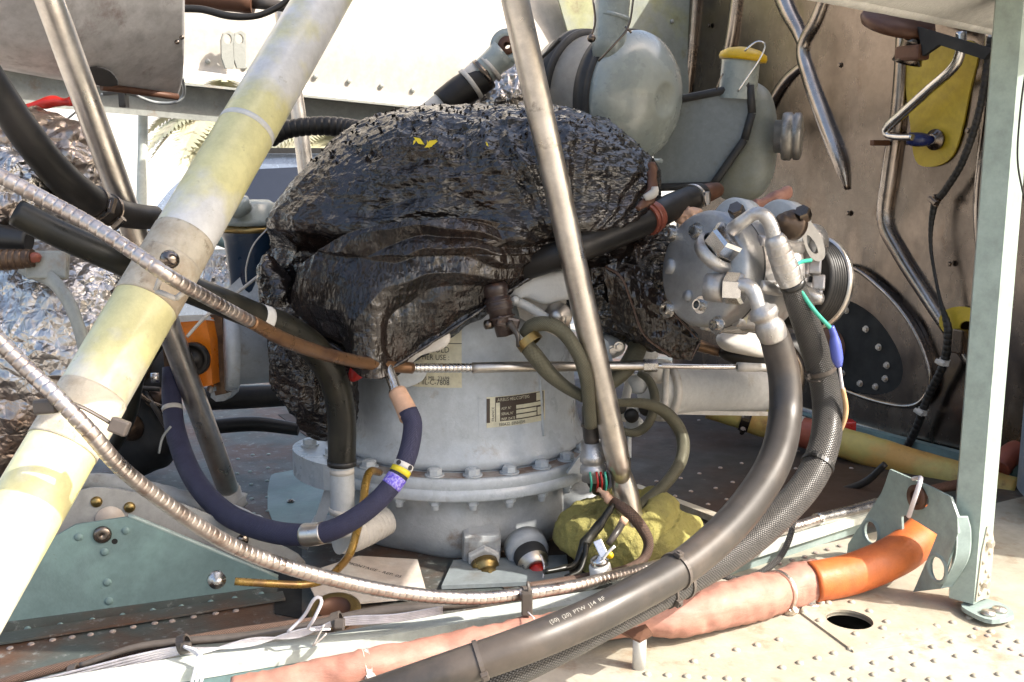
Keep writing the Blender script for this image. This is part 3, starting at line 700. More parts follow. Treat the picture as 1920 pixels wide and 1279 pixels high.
part('buckle', box(.035, .05, .012, axisM(P(90, 497, 1.26), (0, -1, .3)), bev=.003), MATS['angle_grey'], fl)
g = inflate(rounded([P(*q) for q in [(-90, 235, 1.62), (0, 220, 1.62), (90, 232, 1.62), (160, 250, 1.62), (205, 300, 1.62), (215, 380, 1.62), (150, 420, 1.62), (60, 420, 1.62), (-90, 400, 1.62)]], 5), P(60, 320, 1.62), .12, .12, 240, 70, disp=crumple(.02))
solo('foil_blanket', g, MATS['foil_brown'], 'dull upper foil blanket behind the black hose at the left edge', 'blanket')
g = inflate(rounded([P(*q) for q in [(-60, 290, 1.34), (0, 275, 1.34), (45, 300, 1.34), (85, 345, 1.34), (110, 385, 1.34), (60, 400, 1.34), (38, 430, 1.34), (-10, 440, 1.34), (-60, 440, 1.34)]], 4), P(10, 360, 1.34), .06, .06, 200, 50, disp=crumple(.016, 14, 50))
solo('foil_bundle', g, MATS['foil'], 'small bright crumpled foil bundle at the left edge behind the upper spiral conduit', 'bundle')
g = inflate(rounded([P(*q) for q in [(880, 175, 1.98), (905, 150, 1.98), (950, 130, 1.98), (1010, 120, 1.98), (1040, 170, 1.98), (1030, 235, 1.98), (960, 240, 1.98), (900, 225, 1.98)]], 4), P(960, 185, 1.98), .05, .05, 160, 40, disp=crumple(.02, 14, 40))
solo('foil_wad', g, MATS['foil'], 'pale crumpled foil wad between the rod end and the bag top', 'foil')
o, ln = hose('ribbed_duct', [(-40, 488, 1.25, 20), (20, 487, 1.25, 20), (62, 484, 1.25, 17)], 'conduit_brown', 'short black ribbed duct end with copper strands at the left edge', 'duct', 20, (.008, .18, 1.6))
part('strands', sweep(hp([(50, 484, 1.25, 14), (72, 482, 1.25, 9), (76, 480, 1.25, 4)]), 10, .004, disp=lambda V: fbm(V, 200, 2)*.003), MATS['silicone_red'], o)
hose('printed_hose', [(-30, 440, 1.28, 24), (10, 446, 1.28, 24), (55, 452, 1.28, 21)], 'black_plastic', 'short dark hose end with white print at the left edge under the foil bundle', 'hose', 20)
# dark lower-left clutter behind: mass added to darken the pale gap
g = inflate(rounded([P(x, y, 1.95) for x, y in [(215, 640), (270, 620), (330, 640), (345, 700), (320, 760), (335, 830), (300, 880), (230, 880), (190, 820), (200, 720)]], 4), P(265, 750, 1.95), .08, .08, 120, 30, disp=lambda V, N: fbm(V, 12, 2)*.02)
acc = thing('dark_clutter', P(265, 870, 1.95), 'black clutter mass added to darken the gap between the foil duct and the blue braided hose', 'clutter')
part('body', g, MATS['rubber'], acc)
for px, py, r_ in ((255, 690, .03), (300, 745, .022), (250, 800, .026)): part('cap', lathe([(0, 0), (r_, 0), (r_, .012), (r_*.7, .018), (r_*.65, .03), (0, .03)], axisM(P(px, py, 1.89), (-.2, -1, .1)), 28), MATS['conduit_brown'], acc)
for k in range(4): part('pipe', sweep(hp([(205+k*28, 660+k*30, 1.87, 5), (240+k*25, 720+k*22, 1.85, 5), (300+k*6, 730+k*35, 1.86, 5)]), 10, .01), MATS['steel_dark' if k % 2 else 'rubber_dusty'], acc)
o, ln = hose('dark_pipe', [(205, 850, 1.75, 14), (240, 780, 1.75, 15), (260, 700, 1.75, 14), (300, 640, 1.75, 12)], 'rubber_green', 'dark green pipe in the shade between the foil duct and the left strut', 'pipe', 14)
o, ln = hose('drain_hose', [(400, 800, 1.95, 14), (480, 795, 1.95, 14), (560, 805, 1.95, 12)], 'rubber', 'short black hose lying on the deck behind the left strut', 'hose', 14)
hose('lower_pipe', [(380, 748, 1.9, 22), (450, 745, 1.9, 22), (560, 740, 1.9, 20)], 'rubber', 'thick black pipe running below the grey casting, left of the gearbox', 'pipe', 18)
hose('thin_lead', [(298, 850, 1.5, 2.5), (305, 820, 1.5, 2.5), (320, 800, 1.5, 2.5)], 'grey_wire', 'thin pale lead left of the blue braided hose', 'wire', 6)
# ================================================================== MAIN GEARBOX
GX, GY = -.087, 1.72
def GM(z=0): return Matrix.Translation((GX, GY, z))
gb = thing('gearbox', (GX, GY, 0), 'large pale grey gearbox housing with a bolted flange under the black bag', 'gearbox')
prof = [(.0, .5), (.11, .5), (.13, .47), (.165, .43), (.182, .375), (.188, .33), (.193, .26), (.199, .2), (.203, .178), (.208, .17), (.211, .163), (.211, .156), (.206, .15)]
part('upper_case', lathe([(r, z) for r, z in prof], GM(), 128), MATS['gear_grey'], gb)
part('flange', lathe([(.2, .15), (.205, .1475), (.236, .1465), (.2385, .144), (.2385, .131), (.237, .129), (.237, .1285), (.2395, .1275), (.2395, .113), (.237, .1105), (.195, .11)], GM(), 128), MATS['gear_grey'], gb)
part('flange_face', lathe([(.2075, .1476), (.2345, .1476)], GM(), 128), MATS['flange_dirty'], gb)
lc = lathe([(.202, .112), (.203, .1), (.198, .085), (.2, .06), (.199, .04), (.194, .022), (.184, .006), (.174, -.004), (.0, -.004)], GM(), 160)
lc.v = [tuple(np.array(v)+(np.array([v[0]-GX, v[1]-GY, 0])/(math.hypot(v[0]-GX, v[1]-GY)+1e-6))*(0.006*math.sin(7*math.atan2(v[1]-GY, v[0]-GX))*(1 if v[2] < .1 else 0))) for v in lc.v]
part('lower_case', lc, MATS['cast_grey'], gb)
fb = sharemesh('flange_bolt', hexbolt_geo(.0105, .0095), 'gear_grey'); fn = sharemesh('flange_nut', (lambda g: lathe([(.0065, .009), (.0055, .017), (0, .0185)], Matrix(), 14, True, g))(hexbolt_geo(.0088, .008)), 'gear_grey')
for k in range(24):
    a = math.radians(-90+7+15*k); x, y = GX+.222*math.cos(a), GY+.222*math.sin(a)
    if math.sin(a) > .35: continue
    inst('flange_bolt', fb, gb, Matrix.Translation((x, y, .1476)) @ Matrix.Rotation(rng.uniform(0, 1), 4, 'Z'))
    inst('flange_nut', fn, gb, Matrix.Translation((x, y, .11)) @ Matrix.Rotation(math.pi, 4, 'X'))
# left mounting ear + strut foot, right gusset
def plateY(L, Y, th, n=Vector((0, -1, 0))): return plate([P(x, y, Y) for x, y in L], n, th)
ear = [Vector((GX+.236*math.cos(a), GY+.236*math.sin(a), .131)) for a in np.radians([-165, -150, -140])]+[Vector((GX-.2, GY-.2, .131)), Vector((GX-.262, GY-.14, .131)), Vector((GX-.285, GY-.03, .131)), Vector((GX-.23, GY+.02, .131))]
part('mounting_ear', plate(rounded([Vector((p.x, p.y, .15)) for p in [Vector((GX-.15, GY-.16, 0)), Vector((GX-.21, GY-.17, 0)), Vector((GX-.27, GY-.1, 0)), Vector((GX-.275, GY-.03, 0)), Vector((GX-.22, GY+.02, 0)), Vector((GX-.16, GY-.03, 0))]], 4), UZ, .042), MATS['gear_grey'], gb)
inst('ear_bolt', fb, gb, Matrix.Translation((GX-.252, GY-.06, .15))); inst('ear_bolt', fb, gb, Matrix.Translation((GX-.205, GY-.115, .15)))
part('rib_leg', plateY([(612, 905), (640, 905), (604, 985), (585, 990)], 1.58, .012), MATS['gear_grey'], gb)
part('foot', plateY([(580, 985), (700, 985), (730, 1010), (735, 1045), (700, 1066), (570, 1062)], 1.6, .05), MATS['cast_grey'], gb)
part('foot_plate', plate([G(828, 1098, .008), G(1070, 1088, .008), G(1062, 1040, .008), G(850, 1050, .008)], UZ, .006), MATS['tank_grey'], gb)
part('gusset', plate([P(1063, 888, 1.53), P(1120, 812, 1.56), P(1122, 888, 1.56)], Vector((.15, -1, .1)), .01), MATS['gear_grey'], gb)
part('right_boss', sweep([(Vector((GX+.18, GY-.06, .07)), .05), (Vector((GX+.22, GY-.085, .05)), .045), (Vector((GX+.235, GY-.09, .045)), .03)], 24, .01), MATS['cast_grey'], gb)
# two bosses with fittings
def boss_at(px, py, Y): return P(px, py, Y)
b1 = boss_at(905, 1040, 1.515); n1 = Vector((.12, -.9, -.25)).normalized()
bp = part('sensor_boss', box(.058, .06, .05, axisM(b1-n1*.012+Vector((-.002, 0, .012)), n1), bev=.01), MATS['cast_grey'], gb)
part('locknut', prism(6, .027, .009, axisM(b1+n1*.012, n1), ch=.2), MATS['white_paint'], bp)
cpn = thing('drain_connector', b1, 'brassy brown plug fitting screwed into the lower left boss of the gearbox', 'fitting')
Mx = axisM(b1+n1*.02, (.22, -.75, -.55)); part('body', lathe([(0, 0), (.021, 0), (.022, .012), (.0175, .015), (.0175, .022), (.02, .024), (.019, .045), (.015, .05), (.014, .075), (.008, .08), (0, .08)], Mx, 28), MATS['brass'], cpn)
part('pin', sweep([(Mx @ Vector((-.02, 0, .03)), .003), (Mx @ Vector((.022, 0, .03)), .003)], 8, .01), MATS['brass'], cpn)
part('collar_nut', prism(6, .019, .012, Mx, h0=.05), MATS['brass'], cpn)
b2 = boss_at(988, 1030, 1.52); n2 = Vector((.25, -.9, -.15)).normalized()
part('plug_boss', lathe([(0, 0), (.034, 0), (.033, .02), (.028, .024), (0, .024)], axisM(b2-n2*.012, n2), 32), MATS['cast_grey'], gb)
t = thing('red_capped_plug', b2, 'round oil level plug with a red tip in the lower right boss of the gearbox', 'plug')
M2 = axisM(b2+n2*.01, (.3, -.85, -.4)); part('barrel', lathe([(.0, 0), (.024, 0), (.025, .022), (.021, .026), (.02, .036), (.014, .037), (.013, .02), (0, .02)], M2, 28), MATS['steel'], t)
part('seal', lathe([(.0245, .0), (.0262, .004), (.0262, .018), (.0245, .022)], M2, 28), MATS['gasket'], t)
part('tip', lathe([(0, .015), (.011, .018), (.012, .045), (.006, .052), (0, .052)], M2, 20), MATS['red'], t)
part('lanyard', sweep(hp([(1013, 1040, 1.46, 1.6), (1020, 1060, 1.45, 1.6), (1018, 1085, 1.44, 1.6)]), 6, .006), MATS['white_wire'], t)
# teal-ish dipstick line / small seams in the case
part('case_seam', sweep([(Vector((GX+.2035*math.cos(math.radians(a_)), GY+.2035*math.sin(math.radians(a_)), .155+.005)), .0028) for a_ in np.linspace(-180, 0, 30)], 8, .02), MATS['gear_grey'], gb)
part('vertical_bead', sweep([(Vector((GX+(r_+.0004)*math.cos(math.radians(-47)), GY+(r_+.0004)*math.sin(math.radians(-47)), z_)), .0026) for r_, z_ in ((.201, .19), (.1965, .23), (.193, .27), (.1885, .33))], 6, .02), MATS['gear_grey'], gb)
# ---- labels on the case
def on_case(x, z, off=.0006, a0=0.0):
    """wrap x (m along the surface from angle a0 deg) and z onto the cone"""
    R_ = np.interp(z, [p[1] for p in prof][::-1], [p[0] for p in prof][::-1]); a = math.radians(a0)+x/R_
    return Vector((GX+(R_+off)*math.cos(a), GY+(R_+off)*math.sin(a), z))
def case_sheet(x0, x1, z0, z1, a0, off=.0006, slant=0, nx=14, nz=6):
    g = Geo(); V = [on_case(x0+(x1-x0)*i/nx, z0+(z1-z0)*j/nz+slant*(x0+(x1-x0)*i/nx), off, a0) for i in range(nx+1) for j in range(nz+1)]
    g.add(V, [f[::-1] for f in gridfaces(nx+1, nz+1)], None, True); return g
def case_text(s, x, z, size, a0, off=.0012, slant=0, align='LEFT', sx=1.0):
    V, F = textgeo(s, size, align); g = Geo(); g.add([on_case(x+v[0]*sx, z+v[1]+slant*(x+v[0]*sx), off, a0) for v in V], F, None, False); return g
def case_xz(px, py, a0):
    best = None; d = ray(px, py)
    # intersect ray with cone numerically
    for t_ in np.linspace(1.2, 1.9, 2801):
        q = CAM+d*t_; R_ = np.interp(q.z, [p[1] for p in prof][::-1], [p[0] for p in prof][::-1])
        if math.hypot(q.x-GX, q.y-GY) <= R_:
            a = math.atan2(q.y-GY, q.x-GX); return (a-math.radians(a0))*R_, q.z
    return 0, q.z
A0 = -90
xa, za = case_xz(868, 610, A0); xb, zb = case_xz(866, 727, A0); zt = case_xz(868, 560, A0)[1]
lb = part('instruction_label', case_sheet(xb-.105, xb, zb, zt, A0, .0008), MATS['label_cream'], gb, 'cream paper label printed in black with oil instructions')
zs = case_xz(868, 644, A0)[1]
part('label_rule', case_sheet(xb-.105, xb, zs-.0006, zs+.0006, A0, .0012), MATS['ink'], lb)
for s_, py_, sz in (('USE 555', 617, .0125), ('OIL  15W-6', 641, .011), ('COLD', 661, .0135), ('WEATHER USE :', 675, .0125), ('NATO 0-156 / MIL', 696, .0115), ('OR MIL. 23699', 713, .009), ('MIL-C-7808', 722, .0125)):
    z_ = case_xz(865, py_, A0)[1]; xr = case_xz(843, py_, A0)[0]
    part('label_text', case_text(s_, xr, z_, sz*.95, A0, .0014, align='RIGHT', sx=.85), MATS['ink'], lb)
# data plate
x0, _ = case_xz(912, 800, A0); x1, _ = case_xz(1021, 790, A0); z0 = case_xz(965, 797, A0)[1]; z1 = case_xz(965, 740, A0)[1]
W_, H_ = x1-x0, z1-z0
def dpx(u, v, u2, v2, m, off, par, name='print_block'):
    return part(name, case_sheet(x0+W_*u, x0+W_*u2, z0+H_*v, z0+H_*v2, A0, off, nx=8, nz=2), MATS[m], par)
g = case_sheet(x0-.012, x1+.006, z0-.006, z1+.008, A0, .0006); part('plate_pad', g, MATS['gear_grey'], gb)
dpl = part('data_plate', case_sheet(x0, x1, z0, z1, A0, .0012), MATS['label_cream'], gb, 'small brown and cream identification plate')
dpx(.13, .18, .97, .98, 'plate_brown', .0015, dpl); dpx(.0, .16, .05, .95, 'plate_brown', .0015, dpl)
dpx(.82, .7, .94, .96, 'label_cream', .0018, dpl)
for v_ in (.22, .38, .54): dpx(.46, v_, .82 if v_ < .5 else .94, v_+.12, 'label_cream', .0018, dpl)
dpx(.84, .22, .93, .48, 'label_cream', .0018, dpl); dpx(.14, .18, .2, .8, 'label_cream', .0018, dpl)
for s_, u_, v_, sz, mm in (('AIRBUS HELICOPTERS', .16, .84, .0072, 'label_cream'), ('ADP. N°', .22, .56, .0058, 'label_cream'), ('SERIAL N°', .22, .38, .0058, 'label_cream'), ('INSP. DATE', .22, .21, .0058, 'label_cream'), ('350A32  0350-03M', .18, .03, .0072, 'ink')):
    part('plate_text', case_text(s_, x0+W_*u_, z0+H_*v_, sz, A0, .0021, sx=.8), MATS[mm], dpl)
V, F = textgeo('FRANCE', .006, 'LEFT'); g = Geo(); g.add([on_case(x0+W_*.115-v[1], z0+H_*.2+v[0], .0018, A0) for v in V], F, None, False); part('plate_text', g, MATS['ink'], dpl)
# castings on top of the case: pale clevis right of centre
cl = thing('clevis_casting', P(1010, 560, 1.50), 'pale cast lever body below the bag, left of the centre steel strut', 'casting')
g = inflate(rounded([P(x, y, 1.53) for x, y in [(945, 530), (975, 515), (1050, 503), (1085, 512), (1080, 552), (1050, 562), (1020, 568), (985, 556), (955, 560)]], 4), P(1015, 536, 1.53), .03, .05, 120, 24, p=5)
part('body', g, MATS['white_paint'], cl)
part('lower_arm', sweep(hp([(962, 562, 1.5, 8), (990, 575, 1.5, 9), (1030, 600, 1.5, 9)]), 14, .01), MATS['white_paint'], cl)
part('web', plateY([(965, 560), (1062, 552), (1060, 640), (1000, 610), (975, 596)], 1.535, .02), MATS['bone'], cl)
part('bolt', hexbolt_geo(.013, .012) and (lambda: (lambda g2: g2)(lathe([(0, 0), (.021, 0), (.021, .008), (.013, .009), (.012, .02), (0, .02)], axisM(P(1047, 592, 1.51), (-.2, -1, 0)), 24)))(), MATS['steel'], cl)
part('pivot_pin', lathe([(0, 0), (.007, 0), (.006, .01), (0, .012)], axisM(P(966, 562, 1.49), (0, -1, 0)), 16), MATS['white_paint'], cl)
inst('casting_bolt', bm_, cl, axisM(P(1055, 597, 1.50), (0, -1, 0)))
# right side lugs near px 1150,650
lg = thing('side_lug', P(1150, 655, 1.6), 'small grey bolted lug right of the centre strut, under the torn bag', 'lug')
part('lug', inflate(rounded([P(x, y, 1.62) for x, y in [(1120, 628), (1150, 622), (1172, 640), (1168, 662), (1140, 672), (1118, 660)]], 3), P(1145, 646, 1.62), .03, .03, 60, 14), MATS['cast_grey'], lg)
inst('lug_bolt', bm_, lg, axisM(P(1160, 650, 1.58), (.1, -1, 0))); inst('lug_bolt', bm_, lg, axisM(P(1147, 657, 1.585), (.1, -1, 0)))
part('cheek', plateY([(1128, 630), (1140, 640), (1150, 680), (1146, 692), (1128, 690)], 1.58, .01), MATS['gear_grey'], lg)
# pale strap cap (bell-crank end) below the bag tip
g = inflate(rounded([P(x, y, 1.475) for x, y in [(742, 672), (770, 650), (800, 628), (825, 614), (842, 622), (843, 640), (826, 655), (790, 665), (765, 685), (748, 690)]], 4), P(800, 648, 1.475), .012, .012, 100, 24, p=5)
solo('pale_strap', g, MATS['bone'], 'pale off-white curved strap end poking out below the bag over the printed label', 'strap')
g = inflate(rounded([P(x, y, 1.50) for x, y in [(720, 690), (760, 680), (800, 690), (790, 715), (750, 728), (722, 712)]], 3), P(755, 703, 1.50), .01, .015, 70, 16)
solo('oval_cover', g, MATS['gear_grey'], 'small pale oval cover behind the blue hose fitting, left of the label', 'cover')
g = inflate(rounded([P(x, y, 1.49) for x, y in [(656, 690), (688, 690), (684, 705), (658, 716)]], 3), P(668, 700, 1.49), .012, .012, 60, 12)
solo('red_plug', g, MATS['red'], 'bright red plug showing under the bag left of the hose fitting', 'plug')
# ---- left pipe elbow of the gearbox (ridged)
o, ln = hose('elbow_pipe', [(640, 1000, 1.47, 40), (660, 1002, 1.48, 34), (690, 992, 1.5, 30), (720, 975, 1.53, 30)], 'bone', 'dirty pale ribbed elbow entering the lower left of the gearbox', 'elbow', 26, (.008, .07, 1.8))
# ================================================================== struts
def strut(name, A_, B_, r, m, label, taper=None, ext0=.25, foot=None):
    d = (B_-A_).normalized(); a = A_-d*ext0; pts = [(a, r), (A_, r), (A_.lerp(B_, .5), r)]
    pts += [(B_-d*.06, r), (B_-d*.02, r*.85), (B_, r*.6)] if taper else [(B_, r)]
    return pts
t = thing('steel_strut', P(435, 935, 1.68), 'bare steel strut on the left, passing behind the thick painted strut', 'strut')
A_, B_ = P(93, 0, 1.38), P(434, 935, 1.70)
part('tube', sweep(strut('s', A_, B_, .0185, 'steel', '', True), 32, .03), MATS['steel'], t)
part('torn_boot', sweep([(B_-(B_-A_).normalized()*.02, .02), (B_, .024), (B_+Vector((.012, 0, -.02)), .022)], 12, .004, disp=lambda V: fbm(V, 90, 2)*.012), MATS['bone'], t)
t = thing('steel_strut', P(1200, 1050, 1.53), 'bare steel strut crossing in front of the black bag, centre of the picture', 'strut')
A_, B_ = P(966, 0, 1.39), P(1168, 905, 1.47)
part('tube', sweep(strut('s', A_, B_, .0185, 'steel', '', True), 32, .03), MATS['steel'], t)
part('lower_end', sweep(hp([(1160, 870, 1.475, 16), (1172, 920, 1.475, 24), (1184, 980, 1.475, 23), (1192, 1035, 1.475, 20)]), 24, .01), MATS['steel'], t)
# thick painted tube
A_, B_ = P(604, 0, 1.444), P(59, 939, .946); dd = (B_-A_).normalized()
t = thing('painted_strut', P(0, 1040, .93), 'thick diagonal strut with patchy yellow and white paint, left foreground', 'strut')
part('tube', sweep([(A_-dd*.3, .035), (A_, .035), (B_, .035), (B_+dd*.35, .035)], 48, .03), MATS['tube_paint'], t)
ln = Line([(A_-dd*.3, .035), (A_, .035), (B_, .035), (B_+dd*.35, .035)])
band(ln, 316, 510, .048, 1.018, 'tape_cream', t, 'tape_wrap', ns=48); band(ln, 155, 790, .034, 1.018, 'tape_cream', t, 'tape_wrap', ns=48)
band(ln, 316, 510, .012, 1.026, 'tape_cream', t, 'tape_wrap', ns=48)
band(ln, 472, 250, .001, 1.01, 'white_paint', t, 'ring_mark', ns=48)
pi_ = ln.at(318, 500); pq = Vector(ln.A[pi_, :3]); vv = (CAM-pq).normalized()
# cable tie base (moulded) + bolt on the tube
g = Geo(); u0 = P(298, 545, 1.0)
for a_, b_ in (((300, 522), (292, 545)), ((292, 545), (330, 560)), ((330, 560), (348, 545)), ((300, 522), (320, 515))):
    A2, B2 = P(*a_, 1.005), P(*b_, 1.005); g2 = sweep([(A2, .0028), (B2, .0028)], 8, .01); g.add(g2.v, g2.f, None, True)
part('tie_mount', g, MATS['bone'], t)
part('clip_bolt', lathe([(0, 0), (.009, 0), (.0095, .006), (.006, .012), (0, .013)], axisM(P(320, 488, 1.02), (.1, -1, .3)), 14), MATS['steel_dark'], t)
i_ = ln.at(150, 778)
# ================================================================== hoses and conduits
# upper spiral conduit
t = thing('spiral_conduit', P(560, 640, 1.15), 'upper spiral metal conduit running from the left edge over the painted strut and under the bag'.replace('metal ', ''), 'conduit')
L = [(-60, 300, .98, 15), (0, 330, .98, 15), (80, 372, .985, 15), (160, 415, .985, 14.5), (240, 466, .98, 14.5), (320, 520, .985, 14.5), (400, 565, 1.05, 13), (470, 603, 1.12, 12)]
ln = Line(L); part('flex_tube', sweep(ln.pts, 26, .004, (.0098, .12, 2.6)), MATS['conduit'], t)
L = [(470, 603, 1.12, 13), (540, 640, 1.2, 14), (610, 664, 1.3, 13), (680, 680, 1.38, 12), (740, 688, 1.43, 11), (772, 690, 1.45, 11)]
ln2 = Line(L); part('sheath', sweep(ln2.pts, 18, .006), mat('brass_brown', (.2, .11, .055), .33, .6, col2=(.1, .05, .03), sc=12), t)
L = [(770, 690, 1.45, 9), (830, 690, 1.465, 9), (888, 690, 1.475, 9)]
part('flex_end', sweep(hp(L), 16, .003, (.0062, .16, 1.6)), MATS['steel_bright'], t)
part('rod', sweep(hp([(885, 690, 1.475, 10.5), (960, 688, 1.48, 10), (1080, 687, 1.52, 9.5), (1190, 686, 1.54, 9), (1232, 686, 1.54, 9)]), 18, .01), MATS['steel'], t)
part('thin_rod', sweep(hp([(1230, 686, 1.54, 5), (1330, 688, 1.56, 5), (1385, 688, 1.57, 5)]), 12, .01), MATS['steel_bright'], t)
part('rod_clevis', sweep(hp([(1382, 688, 1.57, 9), (1420, 689, 1.57, 8), (1450, 690, 1.57, 7)]), 12, .01), MATS['bone'], t)
part('rod_nut', prism(6, .01, .022, axisM(P(1205, 686, 1.54), (1, .1, 0))), MATS['steel_bright'], t)
# lower spiral conduit with its rod end at the bracket
t = thing('spiral_conduit', P(700, 1110, 1.15), 'lower spiral conduit sweeping from the left edge along the beam to the teal bracket', 'conduit')
L = [(-70, 560, .90, 17), (0, 640, .90, 16), (60, 700, .90, 16), (110, 748, .895, 16), (170, 812, .90, 16), (230, 880, .93, 15.5), (320, 950, .98, 15), (420, 1015, 1.04, 15), (520, 1057, 1.09, 14.5), (640, 1090, 1.13, 14), (760, 1113, 1.16, 13.5), (880, 1122, 1.19, 13), (980, 1114, 1.215, 12.5), (1070, 1100, 1.24, 11.5), (1150, 1080, 1.3, 11), (1260, 1052, 1.4, 10), (1400, 1010, 1.5, 10), (1490, 988, 1.57, 10), (1535, 974, 1.6, 9.5)]
ln = Line(L); part('flex_tube', sweep(ln.pts, 26, .004, (.0088, .12, 2.6)), MATS['conduit'], t)
cable_tie(ln, 985, 1113, t, 'zip_grey', .006, 20, 1.2, .02)
part('end_rod', sweep(hp([(1530, 975, 1.6, 12), (1600, 958, 1.65, 12), (1690, 932, 1.72, 11.5)]), 20, .01), MATS['steel_bright'], t)
part('rod_nut', prism(6, .021, .013, axisM(P(1688, 932, 1.715), (.75, .6, .08)), ch=.15), MATS['steel_bright'], t)
part('ball_joint', sweep(hp([(1700, 930, 1.74, 14), (1720, 925, 1.76, 18), (1740, 922, 1.78, 8)]), 16, .006), MATS['copper_stain'], t)
part('threaded_end', sweep(hp([(1745, 918, 1.82, 8), (1790, 910, 1.86, 10), (1812, 906, 1.88, 8)]), 14, .004, (.004, .1, 1.5)), MATS['copper_stain'], t)
# tie on the painted tube holding the lower conduit: black strap
tie = thing('strap_tie', P(130, 755, .93), 'wide dark cable tie round the painted strut holding the lower conduit', 'cable tie')
part('strap', sweep(hp([(78, 765, .905, 7), (110, 752, .90, 7), (150, 762, .905, 7), (190, 783, .912, 7), (222, 803, .92, 7)]), 10, .006, flat=.5), MATS['zip_grey'], tie)
part('head', box(.017, .014, .012, axisM(P(224, 800, .915), (.1, -1, .2), (1, 0, -.4)), bev=.002), MATS['zip_grey'], tie)
part('loop', box(.022, .014, .012, axisM(P(88, 762, .90), (-.2, -1, .1), (1, 0, .1)), bev=.003), MATS['zip_grey'], tie)
# black hoses left
o, ln = hose('rubber_hose', [(-60, 90, 1.22, 32), (-10, 165, 1.24, 31), (40, 240, 1.26, 31), (90, 305, 1.29, 31), (140, 355, 1.33, 31), (195, 390, 1.4, 28), (250, 405, 1.46, 24), (290, 408, 1.5, 22)], 'rubber', 'black rubber hose curving down from the top of the left edge over the foil', 'hose', 28)
worm_clamp(ln, 178, 380, o, 'steel_dark', .012, -20); worm_clamp(ln, 205, 393, o, 'steel_dark', .006, 30)
V, F = textgeo('2  20062', .012, 'LEFT')
i_ = ln.at(60, 268)
o, ln = hose('rubber_hose', [(30, 398, 1.15, 26), (110, 438, 1.16, 27), (200, 478, 1.18, 27), (300, 520, 1.22, 27), (400, 560, 1.27, 27), (480, 593, 1.33, 26), (535, 615, 1.37, 27), (590, 655, 1.41, 28), (625, 710, 1.43, 27), (640, 780, 1.44, 27), (641, 872, 1.44, 26)], 'rubber_green', 'black rubber hose running under the upper conduit and bending down to the pale pipe', 'hose', 28)
band(ln, 492, 590, .008, 1.03, 'white_paint', o, 'white_band')
band(ln, 641, 868, .004, 1.06, 'black_plastic', o, 'end_bead')
o, ln = hose('pale_pipe', [(641, 872, 1.44, 22), (642, 930, 1.44, 23), (641, 975, 1.44, 22), (640, 1000, 1.44, 24)], 'cast_grey', 'dull metal pipe stub rising left of the gearbox into the black hose', 'pipe', 28)
band(ln, 642, 955, .003, 1.12, 'bone', o, 'bead'); band(ln, 642, 880, .004, 1.04, 'bone', o, 'bead')
# hose behind the centre strut
o, ln = hose('rubber_hose', [(925, 520, 1.535, 25), (985, 500, 1.50, 26), (1060, 474, 1.47, 27), (1130, 448, 1.5, 27), (1200, 418, 1.55, 27), (1260, 388, 1.62, 26), (1312, 366, 1.7, 23)], 'rubber', 'black rubber hose passing behind the centre strut to the grey tank', 'hose', 28)
band(ln, 1216, 408, .015, 1.13, 'silicone_red', o, 'rubber_clip', 'dull red rubber sleeve'); band(ln, 1216, 408, .004, 1.2, 'silicone_red', o, 'rubber_clip')
worm_clamp(ln, 1298, 372, o, 'steel', .008, 20)
part('hose_end', sweep(hp([(1308, 368, 1.7, 16), (1325, 362, 1.72, 18), (1345, 356, 1.75, 14)]), 16, .006), MATS['copper_stain'], o)
t = thing('bag_ties', P(1215, 320, 1.55), 'brown twisted tape tying the right corner of the bag to the black hose', 'tie')
part('tape', sweep(hp([(1222, 305, 1.56, 8), (1224, 340, 1.55, 9), (1218, 370, 1.53, 11), (1196, 392, 1.5, 6)]), 10, .005, disp=lambda V: fbm(V, 120, 2)*.004, flat=.5), MATS['peach'] if False else MATS['copper_stain'], t)
part('knot', sweep(hp([(1208, 372, 1.52, 7), (1226, 362, 1.52, 9), (1228, 350, 1.52, 6)]), 10, .004), MATS['bone'], t)
# corrugated hose at the back
hose('corrugated_hose', [(505, 262, 1.95, 16), (540, 243, 1.95, 17), (600, 236, 1.95, 18), (660, 242, 1.95, 19), (705, 255, 1.9, 18)], 'rubber', 'black corrugated hose running behind the left shoulder of the bag', 'hose', 20, (.012, .12, 1.5))
# blue braided hose
t = thing('braided_hose', P(560, 1010, 1.3), 'dark blue braided hose looping under the front of the gearbox, with coloured bands', 'hose')
L = [(322, 690, 1.62, 17), (322, 750, 1.60, 18), (332, 820, 1.56, 19), (365, 900, 1.50, 20), (420, 960, 1.43, 21), (490, 992, 1.37, 21.5), (560, 1003, 1.33, 21), (620, 995, 1.31, 20), (680, 962, 1.31, 19.5), (730, 915, 1.32, 19), (762, 860, 1.34, 18.5), (774, 800, 1.36, 18), (765, 770, 1.37, 18)]
ln = Line(L); part('braid', sweep(ln.pts, 24, .005), MATS['braid_blue'], t)
band(ln, 326, 765, .006, 1.04, 'bone', t, 'white_band'); band(ln, 590, 1001, .017, 1.06, 'steel', t, 'steel_band')
band(ln, 757, 873, .006, 1.05, 'white_paint', t, 'white_band'); band(ln, 752, 885, .006, 1.05, 'yellow_band', t, 'yellow_band'); band(ln, 740, 903, .008, 1.04, 'violet', t, 'violet_band')
i_ = ln.at(757, 873)
for s_ in (-.35, .45):
    p_ = Vector(ln.A[i_, :3]); tt = Vector(ln.T[i_]); v_ = (CAM-p_); v_ = (v_-tt*v_.dot(tt)).normalized(); v_ = Matrix.Rotation(s_*1.6, 3, tt) @ v_
    part('dot', lathe([(0, 0), (.0035, 0), (.0035, .0006), (0, .0006)], axisM(p_+v_*ln.r(i_)*1.055, v_), 14, False), MATS['ink'], t)
